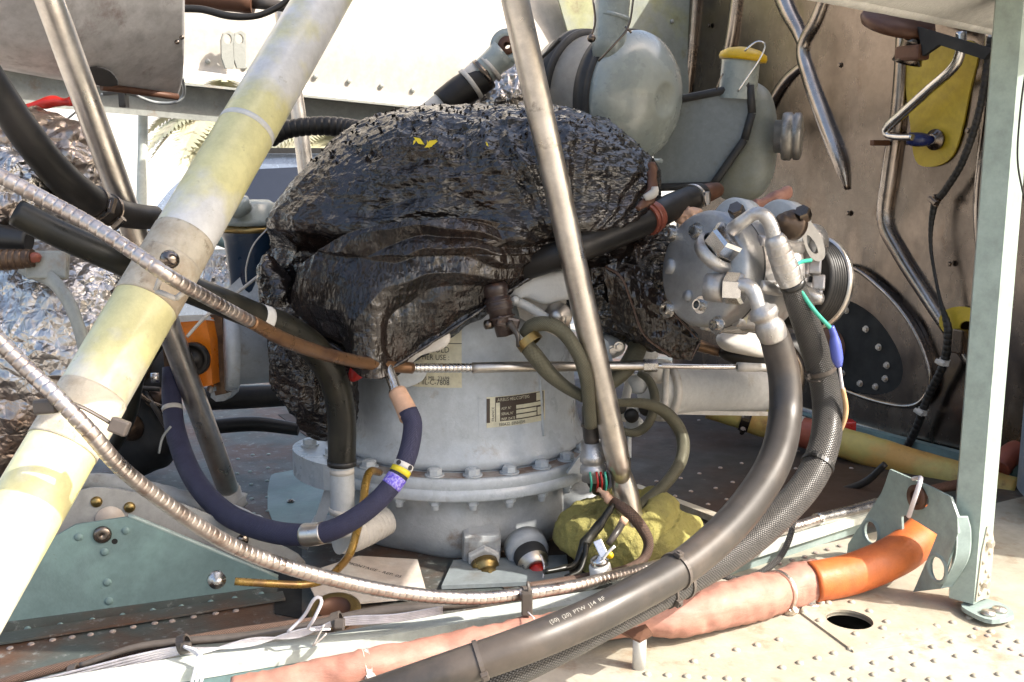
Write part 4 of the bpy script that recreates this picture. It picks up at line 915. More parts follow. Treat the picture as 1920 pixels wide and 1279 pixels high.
part('sleeve', sweep(hp([(768, 782, 1.37, 20), (757, 758, 1.385, 18.5), (745, 735, 1.40, 17.5)]), 24, .004), MATS['peach'], t)
part('nipple', sweep(hp([(746, 738, 1.4, 15), (742, 732, 1.4, 15.5), (741, 728, 1.4, 11), (733, 706, 1.41, 11), (724, 684, 1.42, 11)]), 22, .003), MATS['steel_bright'], t)
# gold tubes
t = thing('gold_tube', P(640, 1050, 1.4), 'thin varnished gold tube crossing behind the blue hose down to the teal plate', 'tube')
part('upper_run', sweep(hp([(712, 886, 1.49, 7), (695, 884, 1.47, 8), (686, 905, 1.45, 8), (680, 950, 1.42, 8), (668, 1000, 1.36, 8), (655, 1040, 1.33, 8), (632, 1068, 1.3, 8), (610, 1086, 1.27, 8), (570, 1096, 1.24, 7.5), (500, 1094, 1.22, 7.5), (440, 1090, 1.21, 7.5)]), 12, .005), MATS['gold_tube'], t)
part('banjo', lathe([(0, 0), (.011, 0), (.011, .008), (.006, .009), (.006, .015), (0, .015)], axisM(P(405, 1085, 1.215), BX), 18), MATS['steel_bright'], t)
# olive braided cables around the plug connector
t = thing('plug_connector', P(945, 570, 1.47), 'greasy brown electrical plug with two screws hanging below the bag edge', 'connector')
Mx = axisM(P(928, 538, 1.47), (.22, -.12, -1)); part('shell', lathe([(0, -.005), (.016, -.005), (.018, .0), (.018, .012), (.015, .014), (.019, .016), (.02, .035), (.017, .037), (.018, .052), (.014, .056), (.013, .072), (0, .074)], Mx, 24), mat('brown_plastic', (.045, .03, .027), .35, .1, dirt=(.14, .06, .03), dsc=60, dlo=.55, dhi=.7), t)
for h_ in (.02, .026, .032, .045): part('grip_ring', lathe([(.0195, h_-.0015), (.0208, h_), (.0195, h_+.0015)], Mx, 24), MATS['brown_plastic'], t)
part('backshell', box(.035, .016, .022, axisM(P(950, 603, 1.46), (.3, -1, 0), (1, 0, -.2)), bev=.004), MATS['brown_plastic'], t)
for px, py in ((922, 608), (946, 588)): part('clamp_screw', lathe([(0, 0), (.007, 0), (.007, .01), (0, .012)], axisM(P(px, py, 1.46), (-.8, -.5, 0)), 10), MATS['steel_dark'], t)
part('pigtail', sweep(hp([(955, 605, 1.45, 8), (970, 628, 1.44, 5), (972, 650, 1.44, 4)]), 10, .005), MATS['rubber_dusty'], t)
part('ring_clamp', lathe([(.016, -.006), (.019, -.006), (.0195, .006), (.0165, .006)], axisM(P(992, 640, 1.45), (.6, -.3, -.75)), 30, False), MATS['brass'], t)
hose('braided_cable', [(985, 626, 1.46, 13), (1000, 610, 1.45, 14), (1030, 608, 1.44, 14), (1058, 625, 1.435, 14), (1082, 660, 1.43, 13), (1098, 705, 1.43, 13), (1104, 750, 1.44, 12), (1108, 800, 1.45, 12)], 'braid_olive', 'olive braided cable arching up from the ring clamp and down the centre strut', 'cable', 16)
hose('braided_cable', [(985, 645, 1.455, 15), (1005, 670, 1.45, 16), (1030, 700, 1.45, 15), (1060, 725, 1.45, 12), (1095, 745, 1.455, 11)], 'braid_olive', 'short olive braided cable dropping from the ring clamp to the strut', 'cable', 16)
hose('braided_cable', [(1200, 630, 1.6, 17), (1190, 665, 1.57, 18), (1165, 700, 1.55, 16), (1130, 728, 1.53, 12), (1090, 740, 1.5, 10)], 'braid_olive', 'thick olive braided cable right of the centre strut, under the torn plastic', 'cable', 16)
hose('braided_cable', [(1110, 752, 1.5, 8), (1160, 755, 1.53, 8), (1210, 757, 1.56, 10), (1250, 775, 1.58, 12), (1278, 815, 1.58, 12), (1278, 860, 1.55, 12), (1250, 905, 1.52, 11), (1205, 945, 1.5, 11), (1180, 965, 1.48, 9)], 'braid_olive', 'olive braided cable making a wide loop to the right of the centre strut', 'cable', 16)
hose('braided_cable', [(1150, 800, 1.6, 6), (1185, 812, 1.6, 8), (1215, 795, 1.62, 9), (1228, 750, 1.64, 9), (1218, 715, 1.66, 8), (1200, 700, 1.68, 7)], 'braid_olive', 'small braided loop tucked behind the wide cable loop', 'cable', 12)
o, ln = hose('cable_bundle', [(1104, 760, 1.48, 13), (1105, 790, 1.48, 14), (1108, 815, 1.48, 15), (1110, 830, 1.48, 14)], 'rubber_dusty', 'grey sheathed bundle end above the round connector on the centre strut', 'cable', 16)
cable_tie(ln, 1105, 795, o, 'zip_grey')
t = thing('round_connector', P(1118, 900, 1.48), 'metal round connector with red and green wires, left of the centre strut foot', 'connector')
Mx = axisM(P(1110, 828, 1.485), (.05, -.0, -1)); part('shell', lathe([(0, 0), (.017, 0), (.017, .018), (.019, .02), (.019, .03), (.0165, .032), (.0165, .036), (.0195, .038), (.0195, .048), (.017, .05), (.018, .06), (0, .062)], Mx, 28), MATS['alu_cast'], t)
part('boot', sweep(hp([(1118, 888, 1.485, 21), (1122, 905, 1.485, 21), (1124, 925, 1.485, 12)]), 16, .005), MATS['rubber_green'], t)
for k, (mm, x_) in enumerate((('red', 1118), ('green_wire', 1106), ('red', 1126), ('green_wire', 1134))): part('wire', sweep(hp([(x_, 885, 1.455, 2.2), (x_+3, 905, 1.45, 2.4), (x_+1, 922, 1.46, 2.2)]), 6, .004), MATS[mm], t)
# brown braided cables by the foot of the strut
hose('braided_cable', [(1128, 925, 1.46, 7), (1150, 940, 1.44, 9), (1180, 962, 1.42, 11), (1205, 992, 1.42, 11), (1216, 1020, 1.42, 10), (1205, 1050, 1.41, 9), (1170, 1068, 1.38, 8), (1120, 1078, 1.35, 8), (1050, 1092, 1.32, 9), (990, 1100, 1.3, 8)], 'braid_brown', 'dark brown braided cable curling in front of the yellow foam', 'cable', 14)
part_ = solo('cord_frays', (lambda g: g)(sweep(hp([(1122, 915, 1.44, 4), (1130, 925, 1.435, 7), (1145, 938, 1.43, 8)]), 10, .003, disp=lambda V: fbm(V, 250, 2)*.006)), MATS['peach'], 'frayed peach coloured cord end at the top of the brown braided cable', 'cord')
hose('black_leads', [(1150, 945, 1.43, 7), (1130, 975, 1.42, 8), (1112, 1000, 1.41, 9), (1096, 1020, 1.4, 10), (1085, 1045, 1.39, 6), (1070, 1062, 1.38, 6), (1020, 1073, 1.36, 5)], 'rubber_green', 'black heat-shrunk leads hanging down across the yellow foam', 'cable', 14, disp=lambda V: fbm(V, 70, 2)*.0025)
hose('black_leads', [(1100, 1018, 1.395, 6), (1096, 1045, 1.385, 5), (1085, 1072, 1.37, 5), (1060, 1082, 1.36, 4)], 'rubber_green', 'second thinner black lead bent down beside the first', 'cable', 12)
# white capped sensor by the foam
t = thing('capped_sensor', P(1125, 1085, 1.33), 'white capped switch with a small metal lever in front of the yellow foam', 'sensor')
Mx = axisM(P(1128, 1085, 1.33), (-.15, -.1, 1)); part('cap', lathe([(0, 0), (.015, 0), (.0155, .004), (.015, .02), (.013, .022), (0, .022)], Mx, 26), MATS['white_paint'], t)
part('neck', lathe([(0, .02), (.0125, .02), (.012, .03), (.008, .033), (0, .036)], Mx, 22), MATS['steel_bright'], t)
part('lever', sweep(hp([(1128, 1052, 1.32, 3), (1140, 1036, 1.32, 3), (1153, 1024, 1.32, 3)]), 8, .004), MATS['white_paint'], t)
part('bracket', box(.012, .03, .004, axisM(P(1128, 1032, 1.33), (0, -1, .6), (1, 0, .5)), bev=.001), MATS['steel_bright'], t)
part('yellow_pin', lathe([(0, 0), (.005, 0), (.005, .006), (0, .007)], axisM(P(1143, 1040, 1.325), (0, -1, .2)), 12), MATS['yellow_cap'], t)
part('lead', sweep(hp([(1140, 1020, 1.34, 6), (1155, 1000, 1.35, 7), (1166, 982, 1.37, 7)]), 12, .005), MATS['rubber_dusty'], t)
part('lead_tip', sweep(hp([(1166, 982, 1.37, 8), (1172, 972, 1.37, 8)]), 12, .003), MATS['peach'], t)
# ================================================================== yellow foam
def foamd(V, N): return fbm(V, 16, 3, True)*.016+fbm(V, 150, 2)*.0022
g = inflate(rounded([P(x, y, 1.53) for x, y in [(1052, 985), (1080, 955), (1120, 948), (1150, 932), (1200, 935), (1225, 922), (1252, 934), (1268, 962), (1290, 972), (1308, 1000), (1300, 1050), (1220, 1075), (1150, 1062), (1095, 1062), (1080, 1020), (1050, 1005)]], 4), P(1175, 1000, 1.53), .085, .05, 240, 70, p=2.4, disp=foamd)
solo('foam_pad', g, MATS['foam'], 'stained yellow foam wad stuffed round the foot of the centre strut', 'foam')
# ================================================================== BLACK BAG
bagt = thing('garbage_bag', (GX, GY, .42), 'big crinkled black plastic bag draped over the top of the gearbox', 'plastic bag')
def tri(x): x = x % 1.0; return np.abs(x-.5)*4-1
def radial(V, c, k, amp, seed=0):
    """tension folds fanning out of a gathered point"""
    d = V-np.array(c); r = np.linalg.norm(d[:, [0, 2]], axis=1); a = np.arctan2(d[:, 2], d[:, 0])
    ph = a*k+1.3*vnoise(np.stack([a*2.2+seed, r*5, r*0], 1))+.35*vnoise(V*18)
    return tri(ph)*amp*np.clip(r/.12, 0, 1)*np.exp(-(np.clip(r-.3, 0, 9)/.2)**2)
KNOT = P(1065, 470, 1.5)
def bagd(V, N):
    V = np.asarray(V); W = V+.03*np.stack([vnoise(V*9), vnoise(V*9+5), vnoise(V*9+9)], 1)
    up = np.clip((V[:, 2]-.52)/.1, 0, 1)
    big = fbm(W, 5.5, 2)*.014
    med = fbm(W*np.array([1, 1, 1.6]), 13, 2, True)*.008
    pl = fbm(W*np.array([1, 1, .22]), 30, 2, True)*.0045*(1-up)
    fine = fbm(V*np.array([1, 1, 1.7]), 62, 3, True)*(.0012+.0022*up)
    zf = .505+.012*np.sin(V[:, 0]*14); fold = -.045*np.clip((zf-V[:, 2])/.03, 0, 1)+.014*np.exp(-((V[:, 2]-zf-.02)/.02)**2)
    fr_ = np.clip(-N[:, 1]*1.3, 0, 1)
    return big+med+pl+fine+fold*fr_+radial(V, KNOT, 3.3, .0035)*fr_
out = [(508, 452), (512, 405), (540, 352), (575, 318), (610, 290), (640, 262), (690, 232), (760, 216), (880, 212), (1000, 214), (1080, 212), (1130, 228), (1170, 252), (1205, 292), (1222, 320), (1226, 370), (1222, 430), (1190, 480), (1100, 520), (1000, 530), (850, 550), (700, 585), (600, 610), (540, 618), (520, 585), (505, 520)]
g = inflate(rounded([P(x, y, 1.70) for x, y in out], 5), P(865, 400, 1.70), .235, .2, 620, 190, p=2.6, disp=bagd)
part('bag_body', g, MATS['bag'], bagt)
BAGV = np.array(g.v)
# draped front flap
def bagd2(V):
    W = V+.02*np.stack([vnoise(V*11), vnoise(V*11+5), vnoise(V*11+9)], 1)
    return radial(V, KNOT, 2.3, .007, 3)*(.35+.65*np.clip(fbm(V+9, 7, 2)+.5, 0, 1))+fbm(W, 8, 2)*.007+fbm(W, 11, 2, True)*.005+fbm(W*np.array([1, 1, .5]), 26, 2, True)*.0022+fbm(V, 70, 3, True)*.0012
rows = [[P(566, 512, 1.50), P(620, 462, 1.455), P(700, 426, 1.43), P(800, 412, 1.425), P(920, 414, 1.44), P(1060, 466, 1.49)],
        [P(548, 545, 1.50), P(600, 520, 1.44), P(688, 500, 1.415), P(790, 485, 1.425), P(915, 468, 1.44), P(1057, 472, 1.495)],
        [P(548, 575, 1.50), P(606, 580, 1.435), P(690, 590, 1.405), P(778, 560, 1.43), P(895, 520, 1.445), P(1050, 478, 1.50)],
        [P(562, 602, 1.50), P(625, 632, 1.44), P(695, 655, 1.40), P(768, 618, 1.44), P(875, 560, 1.455), P(1042, 486, 1.505)],
        [P(585, 622, 1.495), P(645, 660, 1.445), P(706, 708, 1.40), P(774, 665, 1.445), P(872, 600, 1.46), P(1030, 498, 1.51)]]
part('front_flap', patch(rows, 220, 320, disp=bagd2, th=.0012), MATS['bag_smooth'], bagt)
part('hem', sweep(hp([(590, 624, 1.49, 3), (645, 662, 1.44, 3), (706, 709, 1.398, 3.5), (740, 687, 1.42, 3), (800, 648, 1.445, 3.5), (872, 601, 1.455, 4), (960, 542, 1.48, 4), (1030, 499, 1.505, 4)]), 8, .003, disp=lambda V: fbm(V, 80, 2)*.0015), MATS['bag'], bagt)
rows = [[P(712, 690, 1.44), P(800, 625, 1.46), P(900, 572, 1.48), P(1000, 512, 1.51)], [P(718, 706, 1.45), P(795, 652, 1.47), P(885, 598, 1.49), P(995, 530, 1.515)], [P(728, 712, 1.46), P(785, 672, 1.485), P(868, 615, 1.505), P(975, 550, 1.525)]]
part('under_layer', patch(rows, 50, 140, disp=lambda V: fbm(V, 30, 3, True)*.005, th=.0015), MATS['bag'], bagt)
# left hanging tail
g = inflate(rounded([P(x, y, 1.56) for x, y in [(500, 480), (560, 560), (610, 600), (655, 640), (662, 720), (655, 790), (610, 812), (575, 790), (545, 755), (520, 715), (510, 660), (525, 610), (497, 550)]], 5), P(585, 700, 1.56), .07, .05, 260, 70, disp=lambda V, N: fbm(V*np.array([1, 1, .35]), 30, 3, True)*.012+fbm(V, 70, 3, True)*.005)
part('left_tail', g, MATS['bag'], bagt)
# right torn pieces
g = inflate(rounded([P(x, y, 1.62) for x, y in [(1080, 500), (1150, 455), (1235, 425), (1250, 480), (1240, 545), (1262, 590), (1235, 640), (1180, 632), (1130, 610), (1085, 570), (1065, 560)]], 5), P(1165, 550, 1.62), .07, .05, 240, 70, disp=lambda V, N: fbm(V*np.array([1, 1, .6]), 24, 3, True)*.014+fbm(V, 60, 3, True)*.006)
part('right_bunch', g, MATS['bag'], bagt)
rows = [[P(1128, 500, 1.53), P(1160, 492, 1.53), P(1200, 505, 1.54), P(1240, 560, 1.54)], [P(1140, 540, 1.53), P(1175, 535, 1.52), P(1215, 560, 1.53), P(1280, 600, 1.53)], [P(1150, 590, 1.54), P(1195, 610, 1.53), P(1240, 640, 1.53), P(1312, 635, 1.53)], [P(1170, 612, 1.55), P(1215, 645, 1.54), P(1262, 668, 1.54), P(1296, 674, 1.54)]]
part('torn_flap', patch(rows, 90, 100, disp=lambda V: fbm(V, 18, 3, True)*.008+fbm(V, 60, 2, True)*.003, th=.0015), MATS['bag_smooth'], bagt)
for L in ([(1135, 500, 1.52, 4), (1165, 520, 1.51, 5), (1185, 570, 1.51, 4), (1208, 628, 1.51, 4), (1258, 668, 1.52, 3)], [(1240, 560, 1.52, 3), (1275, 600, 1.51, 3), (1308, 636, 1.51, 3)], [(1296, 672, 1.52, 3), (1312, 640, 1.52, 3)]):
    part('hem', sweep(hp(L), 8, .004, flat=.5, disp=lambda V: fbm(V, 80, 2)*.002), mat('bag_edge', (.1, .06, .045), .3, 0) if 'bag_edge' not in MATS else MATS['bag_edge'], bagt)
# bristling crinkle tips on top
g = Geo(); cand = BAGV[(BAGV[:, 2] > .615)]; ii = rng.choice(len(cand), 800)
for i in ii:
    p = Vector(cand[i]); h = rng.uniform(.002, .006)*(1.4 if p.x < -.15 else 1); d = Vector((rng.uniform(-1, .6), rng.uniform(-1, 1), rng.uniform(.5, 1.6))).normalized(); s_ = d.orthogonal().normalized()*rng.uniform(.002, .005)
    s2 = d.cross(s_).normalized()*.001
    g.add([p-s_, p+s_, p+s2*2, p+d*h], [(0, 1, 3), (1, 2, 3), (2, 0, 3)], None, False)
part('crinkle_tips', g, MATS['bag'], bagt, kind='stuff')
# yellow petals caught on the bag
t = thing('yellow_petals', P(797, 272, 1.46), 'small bright yellow petals lying on top of the black bag', 'petals')
def near_bag(px, py):
    d = BAGV-np.array(CAM); dz = d @ np.array([0, cp, -sp]); x = 960+1920*d[:, 0]/dz; y = 639.5-1920*(d @ np.array([0, sp, cp]))/dz
    m = (abs(x-px) < 7) & (abs(y-py) < 7); 
    if not m.any(): return P(px, py, 1.47)
    k = np.where(m)[0][np.argmin(dz[m])]; return Vector(BAGV[k])
for px, py, s_ in ((790, 268, .009), (803, 275, .010), (797, 282, .006), (908, 272, .004), (772, 268, .005), (810, 268, .006)):
    p = near_bag(px, py)+Vector((0, -.008, .005)); a = rng.uniform(0, 3); e1 = Vector((math.cos(a), 0, math.sin(a)))*s_; e2 = Vector((-math.sin(a)*.5, -.3, math.cos(a)))*s_*.5
    part('petal', plate([p-e1, p-e2, p+e1*1.1, p+e2], Vector((0, -1, .3)), .0006), MATS['yellow_band'], t)
# ================================================================== A/C COMPRESSOR
c0 = P(1314, 503, 1.415); c1 = P(1512, 530, 1.54); zc = (c1-c0).normalized(); Mc = axisM(c0, zc, UZ); LC = (c1-c0).length
cm = thing('compressor', c0+zc*.08, 'cast aluminium compressor with a black belt pulley, right of the bag', 'compressor')
rc_ = .0815
part('rear_head', lathe([(0, 0), (rc_*.9, 0), (rc_*.97, .003), (rc_, .009), (rc_, .036), (rc_*.985, .037), (rc_*.985, .039), (rc_*1.0, .04)], Mc, 96), MATS['alu_face'], cm)
part('cylinder_body', lathe([(rc_*1.0, .04), (rc_*1.0, .064), (rc_*.965, .066), (rc_*.965, .1), (rc_*1.0, .102), (rc_*1.0, .12), (rc_*.88, .132), (rc_*.7, .145), (.03, .15)], Mc, 96), MATS['alu_cast'], cm)
for a_ in range(0, 360, 45):
    a = math.radians(a_+10); m_ = Mc @ Matrix.Translation((rc_*.96*math.cos(a), rc_*.96*math.sin(a), 0))
    part('body_rib', sweep([(m_ @ Vector((0, 0, .034)), .009), (m_ @ Vector((0, 0, .07)), .011), (m_ @ Vector((0, 0, .12)), .011)], 12, .01), MATS['alu_cast'], cm)
# lobes behind the head
for px, py, r_, z_ in ((1368, 425, .042, .05), (1452, 432, .045, .11), (1500, 455, .03, .14)):
    c = PL(px, py, c0+zc*z_, zc); part('mount_lobe', lathe([(0, 0), (r_*.9, 0), (r_, .004), (r_, .026), (0, .03)], axisM(c, zc), 40), MATS['cast_grey'] if r_ > .035 else MATS['alu_cast'], cm)
hb = sharemesh('head_bolt', lathe([(.0055, .004), (.0055, .008), (.0078, .008), (.008, .0), (.0125, 0), (.0125, -.003)], Matrix(), 18, False), 'steel_bright')
for px, py in ((1259, 438), (1306, 434), (1314, 572), (1345, 610), (1252, 580)):
    c = PL(px, py, c0, zc); inst('head_bolt', hb, cm, axisM(c-zc*.001, -zc))
for px, py, r_ in ((1256, 500, .012), (1290, 555, .009)):
    c = PL(px, py, c0, zc); part('cast_boss', lathe([(0, .004), (r_*.8, .004), (r_, 0), (r_, -.003)], axisM(c, -zc), 24), MATS['alu_face'], cm)
0 and part('oil_ridge', sweep([(PL(1375, 470, c0-zc*.001, zc), .006), (PL(1352, 520, c0-zc*.001, zc), .012), (PL(1340, 560, c0-zc*.001, zc), .008)], 14, .006), MATS['alu_cast'], cm)
part('data_label', box(.022, .034, .001, axisM(P(1388, 588, 1.385)+Vector((0, .0, 0)), (-.1, -1, -.5), (1, 0, 0))), MATS['label_cream'], cm)
part('sight_seam', lathe([(rc_*1.0, .0365), (rc_*1.006, .038), (rc_*1.0, .0395)], Mc, 96), MATS['gasket'], cm)
# clutch and pulley
part('clutch_plate', lathe([(.0, .15), (.05, .15), (.055, .155), (.056, .168), (.05, .172)], Mc, 48), MATS['alu_cast'], cm)
zp = LC
part('pulley', lathe([(0, zp-.03), (.064, zp-.03), (.069, zp-.027), (.069, zp+.012), (.065, zp+.014), (0, zp+.014)], Mc, 64), MATS['rubber'], cm)
for k in range(6): part('belt_groove', lathe([(.069, zp-.022+k*.0055), (.0712, zp-.0205+k*.0055), (.069, zp-.019+k*.0055)], Mc, 64), MATS['rubber'], cm)
part('pulley_rim', lathe([(.069, zp+.006), (.0735, zp+.007), (.0735, zp+.016), (.0, zp+.018)], Mc, 64), MATS['steel'], cm)
for k, (px, py) in enumerate(((1510, 478), (1528, 500), (1535, 530), (1530, 556), (1512, 545), (1505, 505))):
    p = P(px, py, 1.455); part('coil_lug', box(.022, .018, .014, axisM(p, (-.3, -1, .2+.1*k)), bev=.003), MATS['alu_cast'], cm)
part('front_lug', sweep(hp([(1505, 545, 1.45, 14), (1530, 558, 1.44, 12), (1542, 560, 1.44, 9)]), 14, .005), MATS['alu_cast'], cm)
# white loop bracket
pb = P(1522, 470, 1.43); LB = rounded([P(x, y, 1.43) for x, y in [(1500, 400), (1520, 415), (1542, 450), (1547, 480), (1535, 490), (1518, 480), (1506, 450)]], 4)
HB = rounded([P(x, y, 1.43) for x, y in [(1514, 440), (1528, 455), (1534, 474), (1524, 474), (1514, 458)]], 3)
part('loop_bracket', plate(LB, Vector((-.2, -1, 0)), .007, holes=[HB]), MATS['bone'], cm)
Mv = axisM(P(1492, 425, 1.40), (-.75, -.55, .3)); part('relief_valve', lathe([(0, 0), (.02, 0), (.021, .012), (.015, .014), (.016, .022), (.009, .024), (.009, .034), (0, .035)], Mv, 24), mat('valve_brown', (.1, .07, .05), .4, .6, bump=.3), cm)
for px, py in ((1384, 402), (1508, 408)): part('hex_cap', prism(6, .011, .016, axisM(P(px, py, 1.39), (-.4, -.6, .6)), ch=.2), MATS['steel_dark'], cm)
# port nuts and elbows
Mn = axisM(P(1350, 468, 1.39), (.45, -.5, .72)); part('port_nut', prism(6, .0285, .028, Mn, ch=.18), MATS['steel_bright'], cm)
part('port_collar', lathe([(0, -.014), (.033, -.014), (.034, .0), (.027, .002), (.029, .004)], Mn, 28), MATS['alu_cast'], cm)
t = thing('suction_line', P(1460, 480, 1.35), 'upper aluminium elbow and crimped ferrule leading from the compressor into the braided hose', 'fitting')
part('elbow', sweep(hp([(1374, 430, 1.37, 14), (1386, 420, 1.355, 13), (1398, 412, 1.35, 13), (1412, 402, 1.345, 12.5), (1430, 402, 1.34, 13), (1444, 420, 1.34, 14), (1453, 450, 1.34, 15)]), 22, .003), MATS['alu_cast'], t)
part('ferrule', sweep(hp([(1451, 442, 1.34, 17), (1456, 456, 1.34, 22), (1468, 490, 1.345, 24), (1478, 516, 1.35, 25), (1484, 530, 1.352, 23)]), 26, .001, (.012, .05, 3)), MATS['alu_cast'], t)
Mn = axisM(P(1352, 540, 1.375), (.82, -.5, .0)); 
part('port_collar', lathe([(0, -.02), (.019, -.02), (.02, .004), (.013, .006)], Mn, 28), MATS['alu_cast'], cm)
t = thing('discharge_line', P(1430, 590, 1.33), 'lower aluminium elbow and bulbous ferrule leading from the compressor into the smooth hose', 'fitting')
part('nut', prism(6, .0215, .024, axisM(P(1362, 540, 1.36), (.85, -.45, .0)), ch=.2), MATS['steel_bright'], t)
part('elbow', sweep(hp([(1382, 536, 1.345, 14), (1398, 536, 1.34, 15), (1412, 547, 1.335, 15), (1420, 568, 1.33, 14), (1425, 586, 1.33, 15)]), 24, .003), MATS['alu_cast'], t)
part('ferrule', sweep(hp([(1424, 572, 1.33, 14), (1428, 582, 1.33, 25), (1433, 590, 1.33, 28), (1437, 600, 1.33, 22), (1441, 610, 1.33, 27), (1446, 620, 1.332, 28), (1450, 632, 1.335, 26)]), 26, .002), MATS['alu_cast'], t)
# the two big hoses in front
L = [(1444, 612, 1.345, 27), (1458, 650, 1.345, 29), (1471, 710, 1.34, 30), (1472, 780, 1.32, 31), (1458, 850, 1.27, 32), (1425, 915, 1.22, 33), (1365, 990, 1.155, 34), (1275, 1066, 1.085, 34), (1145, 1138, 1.01, 35), (1060, 1178, .98, 35.5), (970, 1214, .955, 36), (847, 1257, .94, 36), (700, 1308, .93, 36), (540, 1362, .92, 36)]
o, hA = hose('coolant_hose', L, 'rubber_dusty', 'thick smooth dusty black hose sweeping from the compressor across the bottom foreground', 'hose', 36)
def wrap_text(ln, s, px, py, size, ang, parent, m='ink_pale', flip=1):
    i = ln.at(px, py); V, F = textgeo(s, size, 'CENTER'); st = np.r_[0, np.cumsum(np.linalg.norm(np.diff(ln.A[:, :3], axis=0), axis=1))]
    g = Geo(); out = []
    for v in V:
        k = int(np.clip(np.searchsorted(st, st[i]+flip*v[0]), 0, len(st)-1)); p = Vector(ln.A[k, :3]); t_ = Vector(ln.T[k]); r = ln.A[k, 3]
        # exact along-line offset
        p = p+t_*((st[i]+flip*v[0])-st[k])
        c = (CAM-p); c = (c-t_*c.dot(t_)).normalized(); d = Matrix.Rotation(math.radians(ang)+flip*v[1]/r*-1, 3, t_) @ c
        out.append(p+d*(r+.0004))
    g.add(out, F, None, False); return part('hose_print', g, MATS[m], parent)
wrap_text(hA, '(50)  (20)  PTW  J14  RF', 1080, 1165, .0068, 28, o, 'ink_pale', -1)
wrap_text(hA, 'J2064 TYPE', 1462, 760, .008, 30, o, 'ink', -1)
cable_tie(hA, 1268, 1070, o, 'zip_grey', .0045, 35, 1.0, 0); cable_tie(hA, 898, 1238, o, 'zip_grey', .0045, -45, 1.0, .0)
L = [(1482, 522, 1.352, 21), (1502, 580, 1.37, 25), (1526, 650, 1.39, 26), (1545, 715, 1.40, 27), (1552, 775, 1.39, 28), (1545, 835, 1.36, 28.5), (1518, 900, 1.32, 29), (1462, 965, 1.265, 29), (1380, 1032, 1.2, 30), (1262, 1100, 1.12, 30.5), (1138, 1166, 1.04, 31), (1000, 1238, .99, 31), (880, 1292, .965, 31), (700, 1365, .95, 31)]
o, hB = hose('braided_rubber_hose', L, 'braid_black', 'textured black hose running beneath and beside the smooth foreground hose', 'hose', 36)
cable_tie(hB, 1538, 690, o, 'zip_grey', .006, 60, 1.1, .03); cable_tie(hB, 1278, 1092, o, 'zip_grey', .0045, 5); cable_tie(hB, 1245, 1110, o, 'zip_grey', .0035, -60); cable_tie(hB, 1528, 872, o, 'black_plastic', .006, 20)
band(hB, 1486, 530, .004, 1.12, 'black_plastic', o, 'end_bead')
# green lead with blue connector
t = thing('compressor_lead', P(1565, 650, 1.36), 'green lead with a blue crimp connector and tan wire beside the textured hose', 'wire')
part('green_wire', sweep(hp([(1520, 488, 1.38, 4), (1500, 492, 1.36, 4), (1487, 503, 1.345, 4), (1484, 516, 1.34, 4), (1495, 535, 1.345, 4), (1525, 580, 1.35, 4), (1560, 618, 1.36, 4)]), 10, .004), MATS['green_wire'], t)
part('connector', sweep(hp([(1558, 612, 1.36, 6), (1564, 630, 1.36, 7.5), (1566, 645, 1.36, 11), (1570, 672, 1.36, 11), (1573, 688, 1.36, 6)]), 12, .003), MATS['blue_plastic'], t)
part('white_wire', sweep(hp([(1574, 688, 1.36, 3), (1577, 710, 1.365, 3), (1580, 730, 1.37, 3)]), 8, .004), MATS['white_wire'], t)
part('tan_wire', sweep(hp([(1580, 728, 1.37, 4.5), (1586, 760, 1.37, 5), (1584, 785, 1.37, 5), (1575, 815, 1.37, 2)]), 8, .004), MATS['tan_wire'], t)
# ================================================================== reservoir with dome
d0 = P(1192, 184, 1.95); zd = Vector((.72, -.69, -.08)).normalized(); Md = axisM(d0, zd, UZ)
rs = thing('reservoir', d0, 'round grey reservoir with a smooth domed end and two black band clamps, behind the bag', 'reservoir')
RR = .120
part('dome', lathe([(RR*.97, -.02), (RR, -.012), (RR*1.01, .0), (RR*.99, .008), (RR*.95, .019), (RR*.84, .034), (RR*.66, .049), (RR*.45, .060), (RR*.3, .066), (RR*.24, .0665), (RR*.22, .0645), (0, .0645)], Md, 96), MATS['reservoir'], rs)
part('drum', lathe([(0, -.175), (RR*.9, -.175), (RR*.93, -.16), (RR*.94, -.02), (RR*.97, -.018)], Md, 72), MATS['bone'] if False else mat('drum_cream', (.4, .37, .32), .5, 0, dirt=(.2, .16, .12), dsc=12), rs)
for z_, w_ in ((-.026, .022), (-.125, .018)):
    part('band_clamp', lathe([(RR*.93, z_-w_), (RR*1.03, z_-w_), (RR*1.035, z_-w_*.3), (RR*1.015, z_-w_*.2), (RR*1.015, z_+w_*.1), (RR*1.035, z_+w_*.2), (RR*1.03, z_+w_*.6), (RR*.93, z_+w_*.6)], Md, 72), MATS['gasket'], rs)
part('neck_pipe', sweep(hp([(1150, -30, 1.9, 34), (1146, 30, 1.9, 33), (1140, 110, 1.9, 31)]), 32, .03), MATS['reservoir'], rs)
part('neck_bead', sweep(hp([(1149, 27, 1.9, 34), (1148, 31, 1.9, 37), (1147, 35, 1.9, 34)]), 32, .004), MATS['reservoir'], rs)
part('seam_tab', sweep(hp([(1192, 300, 1.86, 14), (1240, 302, 1.84, 12)]), 8, .01, flat=.4), MATS['reservoir'], rs)
part('bottom_strap', sweep(hp([(1222, 300, 1.85, 9), (1225, 345, 1.8, 8), (1220, 370, 1.76, 8)]), 8, .01, flat=.5), MATS['peach'] if False else MATS['silicone_red'], rs)
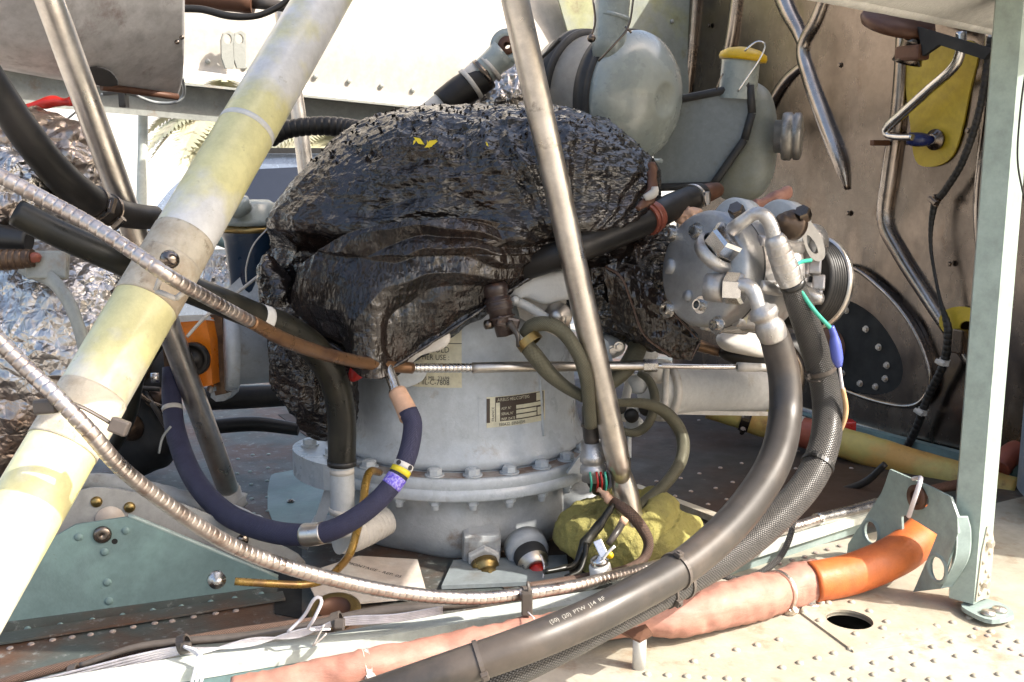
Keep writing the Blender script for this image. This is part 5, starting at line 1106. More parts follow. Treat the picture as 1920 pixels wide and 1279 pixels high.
for L in ([(1188, -5, 1.84, 2), (1178, 50, 1.84, 2), (1150, 85, 1.84, 2), (1122, 115, 1.85, 2)], [(1172, 50, 1.84, 2), (1184, 62, 1.84, 2)], [(1112, 0, 1.84, 2), (1116, 40, 1.84, 2), (1109, 68, 1.84, 2)]):
    part('lock_wire', sweep(hp(L), 8, .008), MATS['steel_dark'], rs)
part('wire_ball', lathe([(0, -.008), (.006, -.005), (.008, 0), (.006, .005), (0, .008)], axisM(P(1109, 72, 1.84), UZ), 14), MATS['steel_dark'], rs)
# rod end with black sleeve
t = thing('rod_end', P(880, 150, 1.88), 'pale control rod end with an eye bolt and a black rubber sleeve, above the bag', 'rod')
part('rod', sweep(hp([(780, 235, 1.86, 25), (840, 190, 1.87, 25), (905, 130, 1.88, 24)]), 24, .02), MATS['bone'], t)
ln = Line([(815, 212, 1.865, 30), (860, 172, 1.875, 30), (905, 137, 1.88, 29), (920, 122, 1.88, 27)])
part('rubber_sleeve', sweep([(Vector(a[:3]), a[3]) for a in Line([(832, 198, 1.87, 30), (870, 168, 1.875, 30), (915, 140, 1.88, 27)]).A[::4]], 28, .01), MATS['rubber'], t)
Lq = Line([(832, 198, 1.87, 31), (870, 168, 1.875, 31), (915, 132, 1.88, 29), (935, 112, 1.88, 22)])
band(Lq, 882, 160, .002, 1.06, 'bone', t, 'lock_wire'); band(Lq, 918, 128, .003, 1.02, 'bone', t, 'collar'); band(Lq, 908, 140, .0015, 1.04, 'steel_dark', t, 'lock_wire')
part('shank', sweep(hp([(900, 142, 1.88, 27), (925, 118, 1.88, 26), (945, 100, 1.88, 30)]), 20, .01), MATS['reservoir'], t)
eye = P(952, 88, 1.88); part('eye', lathe([(.013, -.012), (.03, -.012), (.032, 0), (.03, .012), (.013, .012), (.012, 0), (.013, -.012)], axisM(eye, (-.1, -1, .1)), 36), MATS['reservoir'], t)
part('bush', lathe([(.006, -.014), (.016, -.014), (.016, .014), (.006, .014)], axisM(eye, (-.1, -1, .1)), 28), MATS['copper_stain'], t)
hose('dark_pin', [(1005, 118, 1.9, 2.5), (1030, 95, 1.85, 3.5), (1050, 74, 1.8, 3.5)], 'gasket', 'short thin dark rod sticking up between the centre strut and the round reservoir', 'rod', 8)
# ================================================================== grey hydraulic tank
tk = thing('hydraulic_tank', P(1350, 300, 2.0), 'boxy grey tank with a black edge strip and a yellow capped filler neck', 'tank')
tn = Vector((-.35, -.93, 0)).normalized(); tp = P(1320, 260, 1.98)
def TK(px, py, off=0): return PL(px, py, tp+tn*off, tn)
face = [(1225, 196), (1406, 160), (1410, 212), (1396, 262), (1336, 348), (1225, 352)]
part('front_face', plate([TK(*q) for q in face], tn, .10), MATS['tank_grey'], tk)
g = inflate(rounded([TK(*q, -.075) for q in [(1395, 160), (1432, 162), (1452, 195), (1458, 260), (1450, 330), (1420, 372), (1375, 378), (1340, 352), (1380, 260)]], 5), TK(1405, 275, -.075), .06, .07, 160, 40, p=2.2)
part('rounded_body', g, mat('tank_body', (.25, .275, .27), .4, 0, col2=(.27, .28, .23), sc=6, dirt=(.18, .13, .07), dsc=7, dlo=.58, dhi=.8), tk)
for a_, b_ in ((face[0], face[1]), (face[1], face[2]), (face[2], face[3]), (face[3], face[4]), (face[4], face[5])):
    A2, B2 = TK(*a_, .003), TK(*b_, .003); part('edge_strip', sweep([(A2, .0075), (B2, .0075)], 8, .02), MATS['gasket'], tk)
Mk = axisM(TK(1384, 165, -.02), (.06, -.05, 1)); part('filler_neck', lathe([(.036, -.02), (.035, .045), (.0355, .05), (.0335, .052)], Mk, 40), MATS['reservoir'], tk)
part('cap', lathe([(.032, .05), (.043, .05), (.045, .055), (.043, .062), (.03, .07), (.012, .074), (0, .074)], axisM(TK(1384, 165, -.02), (.12, -.05, 1)), 40), MATS['yellow_cap'], tk)
part('wire_bail', sweep([(TK(x, y, .03), .0018) for x, y in [(1383, 172), (1405, 140), (1425, 110), (1435, 85), (1420, 78), (1400, 92), (1396, 96)]], 8, .006), MATS['steel_bright'], tk)
part('wire_bail', sweep([(TK(x, y, .03), .0015) for x, y in [(1343, 168), (1350, 148), (1356, 138)]], 8, .006), MATS['steel_dark'], tk)
Mu = axisM(P(1452, 256, 1.93), (.93, -.3, 0)); part('union', lathe([(0, 0), (.03, 0), (.03, .012), (.042, .014), (.044, .02), (.044, .03), (.039, .033), (.043, .036), (.043, .046), (.036, .05), (.022, .051), (0, .045)], Mu, 36), mat('union_grey', (.3, .28, .25), .35, .5, dirt=(.15, .1, .07), dsc=30), tk)
# small orange cloth scrap between tank and compressor
g = inflate(rounded([P(x, y, 1.66) for x, y in [(1400, 385), (1440, 370), (1480, 352), (1478, 368), (1450, 382), (1425, 392)]], 3), P(1440, 375, 1.66), .012, .01, 60, 14, disp=lambda V, N: fbm(V, 60, 2, True)*.006)
solo('salmon_scrap', g, MATS['salmon'], 'crumpled salmon tape scrap just above the compressor', 'tape')
g = inflate(rounded([P(x, y, 1.62) for x, y in [(1268, 400), (1290, 393), (1315, 396), (1300, 410), (1275, 416)]], 3), P(1290, 403, 1.62), .012, .01, 60, 14, disp=lambda V, N: fbm(V, 60, 2, True)*.006)
solo('paper_scrap', g, MATS['peach'], 'tiny pale crumpled scrap left of the compressor, under the black hose', 'scrap')
# ================================================================== white cylinder, under compressor
wc = thing('white_cylinder', P(1320, 740, 1.78), 'horizontal dull white cylinder behind the foreground hoses, right of the gearbox', 'cylinder')
A_, B_ = P(1218, 732, 1.74), P(1440, 728, 1.86)
Mw = axisM(A_, B_-A_); Lw = (B_-A_).length; part('shell', lathe([(0, 0), (.04, 0), (.046, .006), (.046, .02), (.044, .022), (.044, Lw-.02), (.036, Lw-.004), (0, Lw)], Mw, 56), MATS['white_paint'], wc)
part('end_flange', lathe([(.044, .018), (.055, .018), (.055, .03), (.05, .034), (.044, .036)], Mw, 48), MATS['bone'], wc)
part('foot', plate([P(1242, 770, 1.73), P(1440, 772, 1.8), P(1440, 780, 1.8), P(1300, 778, 1.75), P(1240, 776, 1.73)], Vector((0, -1, .2)), .04), MATS['bone'], wc)
part('dark_rod', sweep(hp([(1300, 645, 1.7, 12), (1360, 662, 1.7, 10), (1440, 682, 1.7, 7)]), 12, .01), MATS['conduit_brown'], wc)
for px, py, s_ in ((1215, 662, .02), (1232, 700, .018), (1195, 720, .02), (1180, 770, .022), (1190, 800, .02)):
    part('bracket_lug', inflate(rounded([P(px+x, py+y, 1.70) for x, y in [(-18, -14), (8, -18), (20, 0), (10, 18), (-14, 14)]], 3), P(px, py, 1.70), .015, .02, 40, 10), MATS['bone'] if s_ < .02 else MATS['cast_grey'], wc)
for px, py in ((1183, 778), (1210, 765), (1160, 762)): part('dark_cap', lathe([(0, 0), (.012, 0), (.012, .012), (.008, .014), (0, .014)], axisM(P(px, py, 1.66), (0, -1, .1)), 18), MATS['rubber'], wc)
for L in ([(1182, 700, 1.7, 9), (1175, 740, 1.69, 9), (1165, 790, 1.68, 9)], [(1198, 690, 1.7, 8), (1222, 720, 1.69, 9), (1224, 755, 1.68, 9), (1210, 800, 1.67, 8), (1180, 812, 1.66, 8)], [(1246, 790, 1.66, 6), (1250, 690, 1.69, 6), (1262, 690, 1.7, 6)]):
    part('bracket_arm', sweep(hp(L), 12, .008, flat=.6), MATS['bone'], wc)
part('clip_plate', plate([P(1178, 822, 1.6), P(1184, 818, 1.6), P(1184, 858, 1.6), P(1178, 860, 1.6)], Vector((0, -1, 0)), .02), MATS['white_paint'], wc)
g = inflate(rounded([P(x, y, 1.66) for x, y in [(1345, 628), (1400, 624), (1445, 640), (1440, 668), (1380, 660), (1350, 650)]], 3), P(1395, 645, 1.66), .04, .04, 60, 14)
solo('mount_bracket', g, MATS['bone'], 'pale cast mounting bracket under the compressor', 'bracket')
solo('mount_block', inflate(rounded([P(x, y, 1.7) for x, y in [(1345, 655), (1500, 625), (1560, 680), (1520, 700), (1400, 690)]], 3), P(1450, 665, 1.7), .04, .05, 60, 14), MATS['rubber'], 'dark greasy mounting block in the shade beneath the compressor', 'block')
# ================================================================== blue pot, grey casting, orange box
t = thing('blue_pot', P(472, 520, 1.75), 'dark blue pot with a pale grey lid, left of the bag', 'pot')
Mp = axisM(P(478, 548, 1.76), UZ); hh = .125
part('body', lathe([(0, 0), (.036, 0), (.04, .004), (.048, .09), (.052, .1), (.052, .108)], Mp, 48), MATS['blue_pot'], t)
part('rim', lathe([(.05, .104), (.056, .106), (.056, .112), (.05, .116)], Mp, 48), MATS['brass'], t)
part('lid', lathe([(.05, .116), (.056, .118), (.055, .126), (.042, .14), (.04, .152), (.03, .158), (0, .158)], Mp, 40), MATS['reservoir'], t)
part('lid_cup', lathe([(0, 0), (.018, 0), (.02, .02), (.014, .026), (0, .026)], axisM(P(455, 398, 1.7), (-.3, -.4, .8)), 24), MATS['reservoir'], t)
hose('lock_wire', [(505, 425, 1.68, 1.6), (475, 460, 1.66, 1.6), (462, 500, 1.66, 1.6), (462, 530, 1.66, 1.6)], 'bone', 'thin pale safety wire hanging across the dark blue pot', 'wire', 6)
hose('lock_wire', [(492, 512, 1.62, 3.2), (450, 545, 1.6, 3.2), (390, 590, 1.58, 3.4), (350, 632, 1.56, 3.2)], 'bone', 'thin pale rod slanting from the bag down to the orange box', 'rod', 8)
gc = thing('grey_casting', P(450, 700, 1.68), 'pale grey flanged casting between the orange box and the bag', 'casting')
A_, B_ = P(420, 652, 1.66), P(545, 648, 1.70); Mg = axisM(A_, B_-A_)
part('drum', lathe([(0, -.002), (.07, 0), (.072, .004), (.072, .018), (.062, .02), (.06, .1), (.05, .13)], Mg, 56), MATS['gear_grey'], gc)
part('back_flange', plate(rounded([P(x, y, 1.70) for x, y in [(392, 565), (428, 572), (440, 660), (432, 742), (395, 745), (405, 660)]], 3), Vector((-.2, -1, 0)), .03), MATS['gear_grey'], gc)
part('dark_flange', plate([P(x, y, 1.655) for x, y in [(388, 590), (416, 590), (424, 738), (404, 742), (392, 700)]], Vector((-.3, -1, 0)), .02), MATS['conduit_brown'], gc)
part('upper_block', plate([P(x, y, 1.72) for x, y in [(405, 560), (450, 520), (500, 515), (520, 560), (515, 600), (430, 600)]], Vector((-.2, -1, 0)), .06), MATS['gear_grey'], gc)
part('flange_bolt', prism(6, .007, .008, axisM(P(400, 728, 1.64), (-.4, -1, 0))), MATS['steel_bright'], gc)
ob = thing('orange_box', P(365, 720, 1.64), 'bright orange box with a round black knob, left of the grey casting', 'box')
part('case', plate([P(x, y, 1.63) for x, y in [(338, 600), (386, 600), (394, 640), (398, 722), (378, 726), (350, 700), (338, 680)]], Vector((-.2, -1, 0)), .04), MATS['orange_metal'], ob)
part('top_plate', plate([P(x, y, 1.628) for x, y in [(334, 592), (380, 590), (390, 600), (336, 604)]], Vector((-.1, -1, .2)), .03), MATS['white_paint'], ob)
part('knob', lathe([(0, 0), (.027, 0), (.027, .01), (.022, .012), (.02, .008), (.01, .008), (.009, .014), (0, .014)], axisM(P(366, 672, 1.615), (-.2, -1, 0)), 36), MATS['rubber'], ob)
part('rear_body', box(.05, .1, .05, axisM(P(372, 660, 1.69), (-.2, -1, 0))), MATS['conduit_brown'], ob)  # dark brown box set behind the orange case
part('stud', lathe([(0, 0), (.008, 0), (.008, .012), (0, .012)], axisM(P(298, 708, 1.6), (-1, -.3, 0)), 14), MATS['steel_bright'], ob)
hose('teal_rod', [(405, 448, 1.95, 11), (440, 462, 1.95, 11), (475, 478, 1.95, 11)], 'teal', 'short dark teal bar glimpsed between the painted strut and the dark blue pot', 'bar', 10)
solo('foil_shield', patch([[P(385, 480, 2.0), P(420, 478, 2.0), P(470, 500, 2.0)], [P(380, 540, 1.98), P(420, 545, 1.98), P(470, 550, 1.98)], [P(390, 590, 1.98), P(425, 590, 1.98), P(470, 590, 1.98)]], 40, 40, disp=lambda V: fbm(V, 20, 3, True)*.01, th=.003), MATS['foil'], 'bright crumpled foil shield seen below the teal bar, right of the painted strut', 'shield')
# ================================================================== beam, wires
bmx = thing('side_beam', G(700, 1180), 'long pale green beam lying along the deck in front of the gearbox', 'beam')
A_, B_ = G(-60, 1322, .03), G(1225, 1108, .03); part('top_face', beam(A_, B_, .032, .016), MATS['beam_paint'], bmx)
A2, B2 = G(-60, 1345, .012), G(1225, 1124, .012); part('lower_web', beam(A_+BX*.012-UZ*.024, B_+BX*.012-UZ*.024, .006, .03), MATS['teal'], bmx)
part('base_flange', beam(A_+BX*.035-UZ*.027, B_+BX*.035-UZ*.027, .05, .003), MATS['teal'], bmx)
A_, B_ = G(1285, 1075, .025), G(1625, 966, .025)
bm2 = thing('side_beam', G(1450, 1020), 'short pale cream rail on the deck behind the foreground hoses, leading to the teal bracket', 'rail'); part('top_face', beam(A_, B_, .022, .012), MATS['beam_paint'], bm2); part('web', beam(A_-UZ*.016, B_-UZ*.016, .005, .02), MATS['teal_pale'], bm2)
solo('foam_rail', beam(G(1190, 915, .01), G(1420, 1000, .01), .018, .012), MATS['deck_cream'], 'pale strip edge on the rear deck behind the yellow foam', 'strip')
# wires on the beam
def WB(px, py, up): return (px, py, up)
ws = [('braided_cable', [(-40, 1292, 1.13, 8), (60, 1265, 1.14, 9), (150, 1243, 1.15, 9), (300, 1212, 1.17, 10), (420, 1190, 1.19, 10), (520, 1175, 1.2, 9), (640, 1158, 1.22, 8)], 'braid_brown', 'copper brown braided cable lying along the left end of the beam'),
      ('grey_cable', [(150, 1248, 1.135, 5), (250, 1215, 1.15, 7), (340, 1203, 1.16, 8), (440, 1195, 1.17, 8), (560, 1178, 1.18, 9), (700, 1150, 1.2, 12), (820, 1138, 1.21, 10), (900, 1130, 1.23, 8)], 'zip_grey', 'dark grey wrapped cable bundle lying on the beam among the white wires')]
for nm, L, mm, lab in ws: hose(nm, L, mm, lab, 'cable', 14)
t = thing('white_wires', P(500, 1190, 1.13), 'loose bunch of thin white wires tied along the beam, looping up at one point', 'wires')
for k in range(5):
    L = [(-40, 1300+k*5, 1.11, 2.6), (60, 1278+k*5, 1.11, 2.6), (150, 1256+k*6, 1.12, 2.6), (260, 1228+k*5, 1.13, 2.6), (335, 1214+k*3, 1.14, 2.6), (380, 1216+k*2, 1.14, 2.6), (470, 1210-k*3, 1.15, 2.4), (560, 1182+k*3, 1.16, 2.4), (640, 1172-k*3, 1.17, 2.4), (740, 1165-k*3, 1.18, 2.4), (830, 1150-k*3, 1.2, 2.)]
    part('wire', sweep(hp(L), 8, .008), MATS['white_wire'], t)
part('loop', sweep(hp([(540, 1185, 1.14, 3), (570, 1155, 1.14, 3.2), (588, 1125, 1.13, 3.4), (600, 1120, 1.13, 3.4), (602, 1132, 1.13, 3.4), (588, 1162, 1.13, 3.2), (580, 1180, 1.14, 3), (620, 1180, 1.15, 2.6)]), 8, .004), MATS['white_wire'], t)
for k in range(3): part('loop', sweep(hp([(345, 1212, 1.12, 3), (370, 1222+k*3, 1.11, 3.2), (382-k*7, 1245, 1.1, 3.2), (375-k*9, 1290, 1.09, 3.2)]), 8, .004), MATS['white_wire'], t)
part('bow', sweep(hp([(608, 1172, 1.12, 1.6), (590, 1205, 1.12, 1.8), (585, 1212, 1.12, 1.8), (600, 1200, 1.12, 1.8), (612, 1188, 1.12, 1.6)]), 6, .004), MATS['bone'], t)
for px, py, n_ in ((345, 1208, 'over the first fork of white wires'), (142, 1262, 'near the bottom left corner'), (633, 1165, 'right of the white wire loop')):
    t2 = thing('cable_tie', P(px, py, 1.12), 'dark cable tie round the wires on the beam, '+n_, 'cable tie', )
    ln = Line([(px-25, py+8, 1.14, 16), (px, py, 1.14, 17), (px+25, py-6, 1.14, 16)]); i_ = ln.at(px, py)
    part('strap', lathe([(.0085, -.005), (.0115, -.005), (.0115, .005), (.0085, .005)], ln.M(i_), 24, False), MATS['zip_grey'], t2)
    part('head', box(.011, .012, .009, axisM(P(px+4, py+4, 1.125), (0, -1, .3)), bev=.0015), MATS['zip_grey'], t2)
t = thing('cable_clip', P(985, 1125, 1.2), 'dark clip under the lower conduit on the beam, with a thin white tail', 'clip')
part('clip', box(.014, .014, .03, axisM(P(988, 1130, 1.2), UZ), bev=.002), MATS['zip_grey'], t)
part('tail', sweep(hp([(990, 1148, 1.19, 1.5), (1002, 1160, 1.17, 1.5)]), 6, .004), MATS['white_wire'], t)
# folded paper under the gearbox
t = thing('paper_label', G(720, 1075, .03), 'tilted beige printed card lying at the foot of the gearbox', 'card')
pc = [P(570, 1075, 1.43), P(672, 1042, 1.50), P(782, 1068, 1.50), P(802, 1118, 1.38), P(600, 1110, 1.33)]
pn = (pc[1]-pc[0]).cross(pc[3]-pc[0]); pn = pn if pn.dot(CAM-pc[0]) > 0 else -pn; pn.normalize()
p0_ = pc[0]; pc = [p-pn*(p-p0_).dot(pn) for p in pc]
part('card', plate(pc, pn, .002), MATS['paper'], t)
for s_, a_ in (('MONTAGE - REP. 05', (745, 1078)), ('BIEN SERRER', (722, 1098))):
    V, F = textgeo(s_, .0105, 'CENTER'); o_ = PL(a_[0]-45, a_[1]-8, p0_+pn*.0006, pn); x_ = (PL(a_[0]-0, a_[1]+4, p0_+pn*.0006, pn)-o_).normalized(); y_ = pn.cross(x_)
    part('print', Geo().add([o_+x_*v[0]+y_*v[1] for v in V], F, None, False), MATS['ink'], t)
t = thing('tie_down_ring', G(635, 1140, .01), 'dull round tie-down fitting behind the white wire loop', 'ring')
part('ring', lathe([(.022, 0), (.034, .002), (.036, .008), (.03, .012), (.022, .01)], axisM(G(628, 1152, .01), (0, -.3, 1)), 36), MATS['brass'], t)
part('cup', lathe([(0, .004), (.02, .006), (.022, .012)], axisM(G(628, 1152, .01), (0, -.3, 1)), 30), MATS['copper_stain'], t)
# ================================================================== teal gusset plate, left
tA, tB = G(-40, 1186, .004), G(520, 1108, .004); tx = (tB-tA).normalized(); tnm = Vector((tx.y, -tx.x, 0))
def TP(px, py, off=0): return PL(px, py, tA+tnm*off, tnm)
tpz = thing('gusset_plate', TP(235, 1170), 'teal triangular plate with rivets standing on the deck at the lower left', 'plate')
part('plate', plate([TP(*q) for q in [(-60, 1180), (-60, 1040), (60, 1030), (105, 1005), (142, 984), (236, 970), (252, 975), (522, 1085), (520, 1106)]], tnm, .004), MATS['teal'], tpz)
rvg = sharemesh('plate_rivet', hexbolt_geo(.0045, .0022, False, True), 'teal')
part('edge_flange', sweep([(TP(240, 968, -.004), .0035), (TP(260, 974, -.004), .0035), (TP(520, 1082, -.004), .0035)], 8, .02), MATS['teal_pale'], tpz)
part('base_angle', plate([TP(*q, .004) for q in [(-60, 1198), (-60, 1178), (520, 1100), (520, 1112)]], tnm, .004), MATS['deck_dirty'], tpz)
part('base_foot', plate([G(-60, 1215, .006), G(-60, 1196, .006), G(530, 1108, .006), G(535, 1122, .006)], UZ, .003), MATS['deck_dirty'], tpz)
for px, py in [(147, 1007), (236, 995), (196, 1035), (201, 1092), (204, 1127)]: inst('rivet', rvg, tpz, axisM(TP(px, py, .0), tnm) @ Matrix.Scale(1.25, 4))
for k, (px, py) in enumerate([(52, 1180), (113, 1173), (173, 1164), (230, 1155), (287, 1146), (340, 1139), (395, 1130), (440, 1123), (490, 1115)]): inst('rivet', rvg, tpz, axisM(TP(px, py, .004), tnm))
part('cross_screw', lathe([(0, 0), (.012, 0), (.012, .003), (.0095, .0055), (.003, .006), (0, .004)], axisM(TP(192, 1002, .0), tnm), 24), MATS['steel_dark'], tpz)
part('stud', lathe([(0, 0), (.011, 0), (.011, .0015), (.0065, .002), (.0065, .006), (.004, .009), (0, .009)], axisM(TP(405, 1086, .0), tnm), 20), MATS['steel'], tpz)
part('drilled_hole', lathe([(0, .0006), (.004, .0006)], axisM(TP(215, 1015, .0), tnm), 14), MATS['dark'], tpz)
rp = thing('rear_plate', TP(350, 1000, -.06), 'pale grey plate with golden rivets standing behind the teal plate', 'plate')
part('plate', plate(rounded([TP(*q, -.05) for q in [(60, 1060), (110, 950), (170, 915), (260, 925), (350, 948), (470, 1000), (560, 1040), (560, 1075), (400, 1050), (300, 1060)]], 3), tnm, .004), MATS['tank_grey'] if False else mat('plate_grey', (.36, .36, .35), .5, 0, dirt=(.2, .15, .1), dsc=12), rp)
for px, py in ((181, 941), (243, 951)): inst('gold_rivet', sharemesh('gold_rivet', hexbolt_geo(.008, .005, False, True), 'brass'), rp, axisM(TP(px, py, -.05), tnm))
part('disc', lathe([(0, 0), (.02, 0), (.02, .001), (0, .001)], axisM(TP(206, 975, -.049), tnm), 30), MATS['paper'], rp)
part('cross_screw', lathe([(0, 0), (.009, 0), (.008, .005), (0, .005)], axisM(TP(455, 1012, -.05), tnm), 16), MATS['steel_dark'], rp)
hose('sill_seal', [(100, 925, 1.50, 8), (160, 902, 1.52, 14), (250, 912, 1.53, 15), (350, 935, 1.53, 15), (450, 968, 1.53, 14), (530, 1000, 1.53, 11), (580, 1025, 1.53, 8)], 'cast_grey', 'worn grey moulded sill running behind the teal plate towards the gearbox', 'sill', 12, disp=lambda V: fbm(V, 60, 3)*.004)
# ================================================================== orange / salmon hose
sh = thing('sleeved_hose', G(1400, 1130, .03), 'fat hose in wrinkled salmon sleeve, bright orange at its right end by the teal bracket', 'hose')
L = [(1742, 978, 1.53, 32), (1736, 992, 1.49, 34), (1728, 1004, 1.465, 36), (1695, 1032, 1.43, 38), (1650, 1056, 1.41, 38), (1590, 1078, 1.395, 38), (1520, 1092, 1.38, 38)]
part('orange_sleeve', sweep(hp(L), 36, .006), MATS['orange_hose'], sh)
L = [(1530, 1090, 1.40, 39), (1500, 1096, 1.38, 40), (1470, 1106, 1.36, 37), (1430, 1118, 1.33, 40), (1370, 1132, 1.3, 41), (1310, 1148, 1.27, 40), (1262, 1158, 1.25, 34), (1200, 1160, 1.24, 32), (1100, 1170, 1.22, 31), (1000, 1188, 1.2, 31), (860, 1218, 1.16, 32), (720, 1246, 1.12, 33), (600, 1272, 1.1, 34), (440, 1310, 1.08, 35)]
lnS = Line(L); part('salmon_sleeve', sweep(lnS.pts, 40, .005, disp=lambda V: fbm(V, 24, 3)*.0035+fbm(V*np.array([2.2, 1, 1]), 34, 3, True)*.0024), MATS['salmon'], sh)
worm_clamp(lnS, 1515, 1093, sh, 'silicone_red' if False else 'steel', .01, -75); worm_clamp(lnS, 1458, 1110, sh, 'steel', .007, -75); worm_clamp(lnS, 690, 1252, sh, 'bone', .007, -40)
t = thing('deck_stud', G(1198, 1255), 'short white threaded standoff on the sunlit deck in front of the salmon hose', 'standoff')
part('post', lathe([(0, 0), (.0085, 0), (.0085, .05), (.0065, .052), (0, .052)], axisM(G(1198, 1252), UZ), 20), MATS['white_paint'], t)
part('rust_clip', plate([P(1165, 1185, 1.15), P(1210, 1170, 1.17), P(1225, 1188, 1.16), P(1200, 1202, 1.14)], Vector((0, -.5, 1)), .004), MATS['copper_stain'], t)
for k, (px, py) in enumerate(((1255, 1180), (1520, 1133), (1500, 1128))):
    t = thing('deck_bolt', G(px, py), ('small bright bolt standing on the deck beside the wrinkled left end of the salmon hose', 'taller pale bolt by the orange end clamp, above the cut panel corner', 'lower rusty bolt beside the pale bolt at the panel corner')[k], 'bolt')
    part('head', hexbolt_geo(.008, .008).__class__() if False else prism(6, .009, .02+.008*(k == 1), axisM(G(px, py), UZ), ch=.2), MATS['steel_bright'] if k < 2 else MATS['copper_stain'], t); part('washer', lathe([(0, 0), (.014, 0), (.014, .003), (0, .003)], axisM(G(px, py), UZ), 20), MATS['steel_bright'], t)
for k, (px, py) in enumerate(((1183, 1172), (1215, 1165), (1240, 1150))): pass
hose('grey_lead', [(1490, 970, 1.5, 5), (1480, 1010, 1.46, 6), (1462, 1045, 1.43, 6), (1430, 1072, 1.39, 6.5), (1390, 1086, 1.36, 6.5), (1352, 1080, 1.34, 5)], 'braid_black', 'thin grey braided lead looping over the salmon hose', 'cable', 12)
# yellow stained pipe at rear right
t = thing('yellow_pipe', P(1650, 850, 2.05), 'fat yellow stained insulated pipe along the foot of the firewall', 'pipe')
L = [(1330, 760, 2.2, 24), (1420, 790, 2.17, 25), (1495, 808, 2.13, 27), (1580, 832, 2.08, 29), (1680, 862, 2.02, 31), (1780, 893, 1.96, 33), (1900, 930, 1.9, 34)]
ln = Line(L); part('sleeve', sweep(ln.pts, 28, .01, disp=lambda V: fbm(V, 12, 3)*.006), MATS['yellow_pipe'], t); band(ln, 1515, 814, .03, 1.05, 'silicone_red', t, 'red_band'); band(ln, 1498, 809, .006, 1.08, 'bone', t, 'clamp_band'); worm_clamp(ln, 1400, 782, t, 'steel_dark', .02)
hose('red_pipe', [(1875, 880, 1.95, 18), (1900, 850, 1.98, 22), (1960, 830, 2.0, 22)], 'silicone_red', 'short red pipe end glimpsed behind the teal post', 'pipe', 18)
solo('red_block', box(.03, .03, .04, axisM(P(1588, 805, 2.12), UZ), bev=.003), MATS['red'], 'small red block behind the tan wire at the foot of the firewall', 'block')
hose('dark_lever', [(1560, 925, 1.9, 6), (1620, 905, 1.88, 7), (1660, 870, 1.86, 6)], 'rubber', 'thin dark cable lying on the rear deck left of the teal bracket', 'cable', 10)
# black harness on the firewall
t = thing('wire_harness', FW(1750, 500, .04), 'dark spiral wrapped wire harness running down the firewall to the bracket', 'cable')
L = [(1858, 70), (1838, 200), (1806, 300), (1770, 360), (1752, 385), (1745, 460), (1762, 560), (1778, 620), (1770, 680), (1742, 740), (1715, 810), (1688, 860), (1672, 890)]
ln = Line([(FW(x, y, .035), .0075 if k < 5 else (.004 if k < 7 else .009)) for k, (x, y) in enumerate(L)])
part('harness', sweep(ln.pts, 14, .003, (.012, .15, 1.4)), MATS['rubber'], t)
for px, py in ((1775, 680), (1735, 773)): worm_clamp(ln, px, py, t, 'bone', .012, 30)
worm_clamp(ln, 1754, 375, t, 'steel_dark', .018, 30)
part('adjacent_bracket', box(.05, .025, .02, axisM(FW(1800, 640, .05), FN, UZ), bev=.003), MATS['steel_dark'], t)
# ================================================================== teal bracket with holes
kA = G(1588, 1038, .0); kB = G(1712, 1112, .0); kx = (kB-kA).normalized(); kn = Vector((kx.y, -kx.x, 0)); kn = kn if kn.dot(CAM-kA) > 0 else -kn
def KP(px, py, off=0): return PL(px, py, kA+kn*off, kn)
bk = thing('support_bracket', G(1680, 1070), 'pale teal bracket with three legs holes, straddling the orange hose', 'bracket'); bk['label'] = 'pale teal sheet bracket with round holes straddling the end of the orange hose'
ha, hb_ = KP(1632, 998), KP(1757, 1062)
def eh(px, py, a_, b_): c = KP(px, py); return ellipse(c, kx*a_, UZ*b_, 24)
part('web', plate([KP(*q) for q in [(1668, 880), (1742, 912), (1782, 932), (1795, 968), (1796, 1000), (1782, 1040), (1764, 1104), (1712, 1110), (1742, 1040), (1757, 1002), (1700, 966), (1690, 968), (1692, 1010), (1650, 1036), (1588, 1038), (1590, 1020), (1652, 925), (1660, 905)]], kn, .004, holes=[eh(1633, 998, .016, .018), eh(1757, 1066, .014, .019), eh(1722, 932, .022, .014)]), MATS['teal_pale'], bk)
part('side_flange', patch([[KP(1795, 968), KP(1794, 1000), KP(1790, 1050), KP(1764, 1104)], [KP(1795, 968)-kn*.014+kx*.004, KP(1797, 1000)-kn*.018+kx*.004, KP(1793, 1050)-kn*.018+kx*.003, KP(1770, 1102)-kn*.014]], 12, 30, th=.003), MATS['teal_pale'], bk)
part('rim', lathe([(.016, .0), (.019, .003), (.022, 0)], axisM(KP(1633, 998), kn), 28), MATS['teal_pale'], bk); part('rim', lathe([(.016, .0), (.019, .003), (.022, 0)], axisM(KP(1757, 1066), kn), 28), MATS['teal_pale'], bk)
part('split_pin', sweep([(KP(1704, 968, .02), .0035), (KP(1715, 935, .035), .0035), (KP(1726, 900, .03), .0035), (KP(1722, 896, .01), .003), (KP(1712, 898, 0), .003)], 8, .005), MATS['white_wire'], bk)
part('bearing', lathe([(.01, 0), (.018, 0), (.018, .006), (.01, .006)], axisM(KP(1722, 932, .001), kn), 24), MATS['copper_stain'], bk)
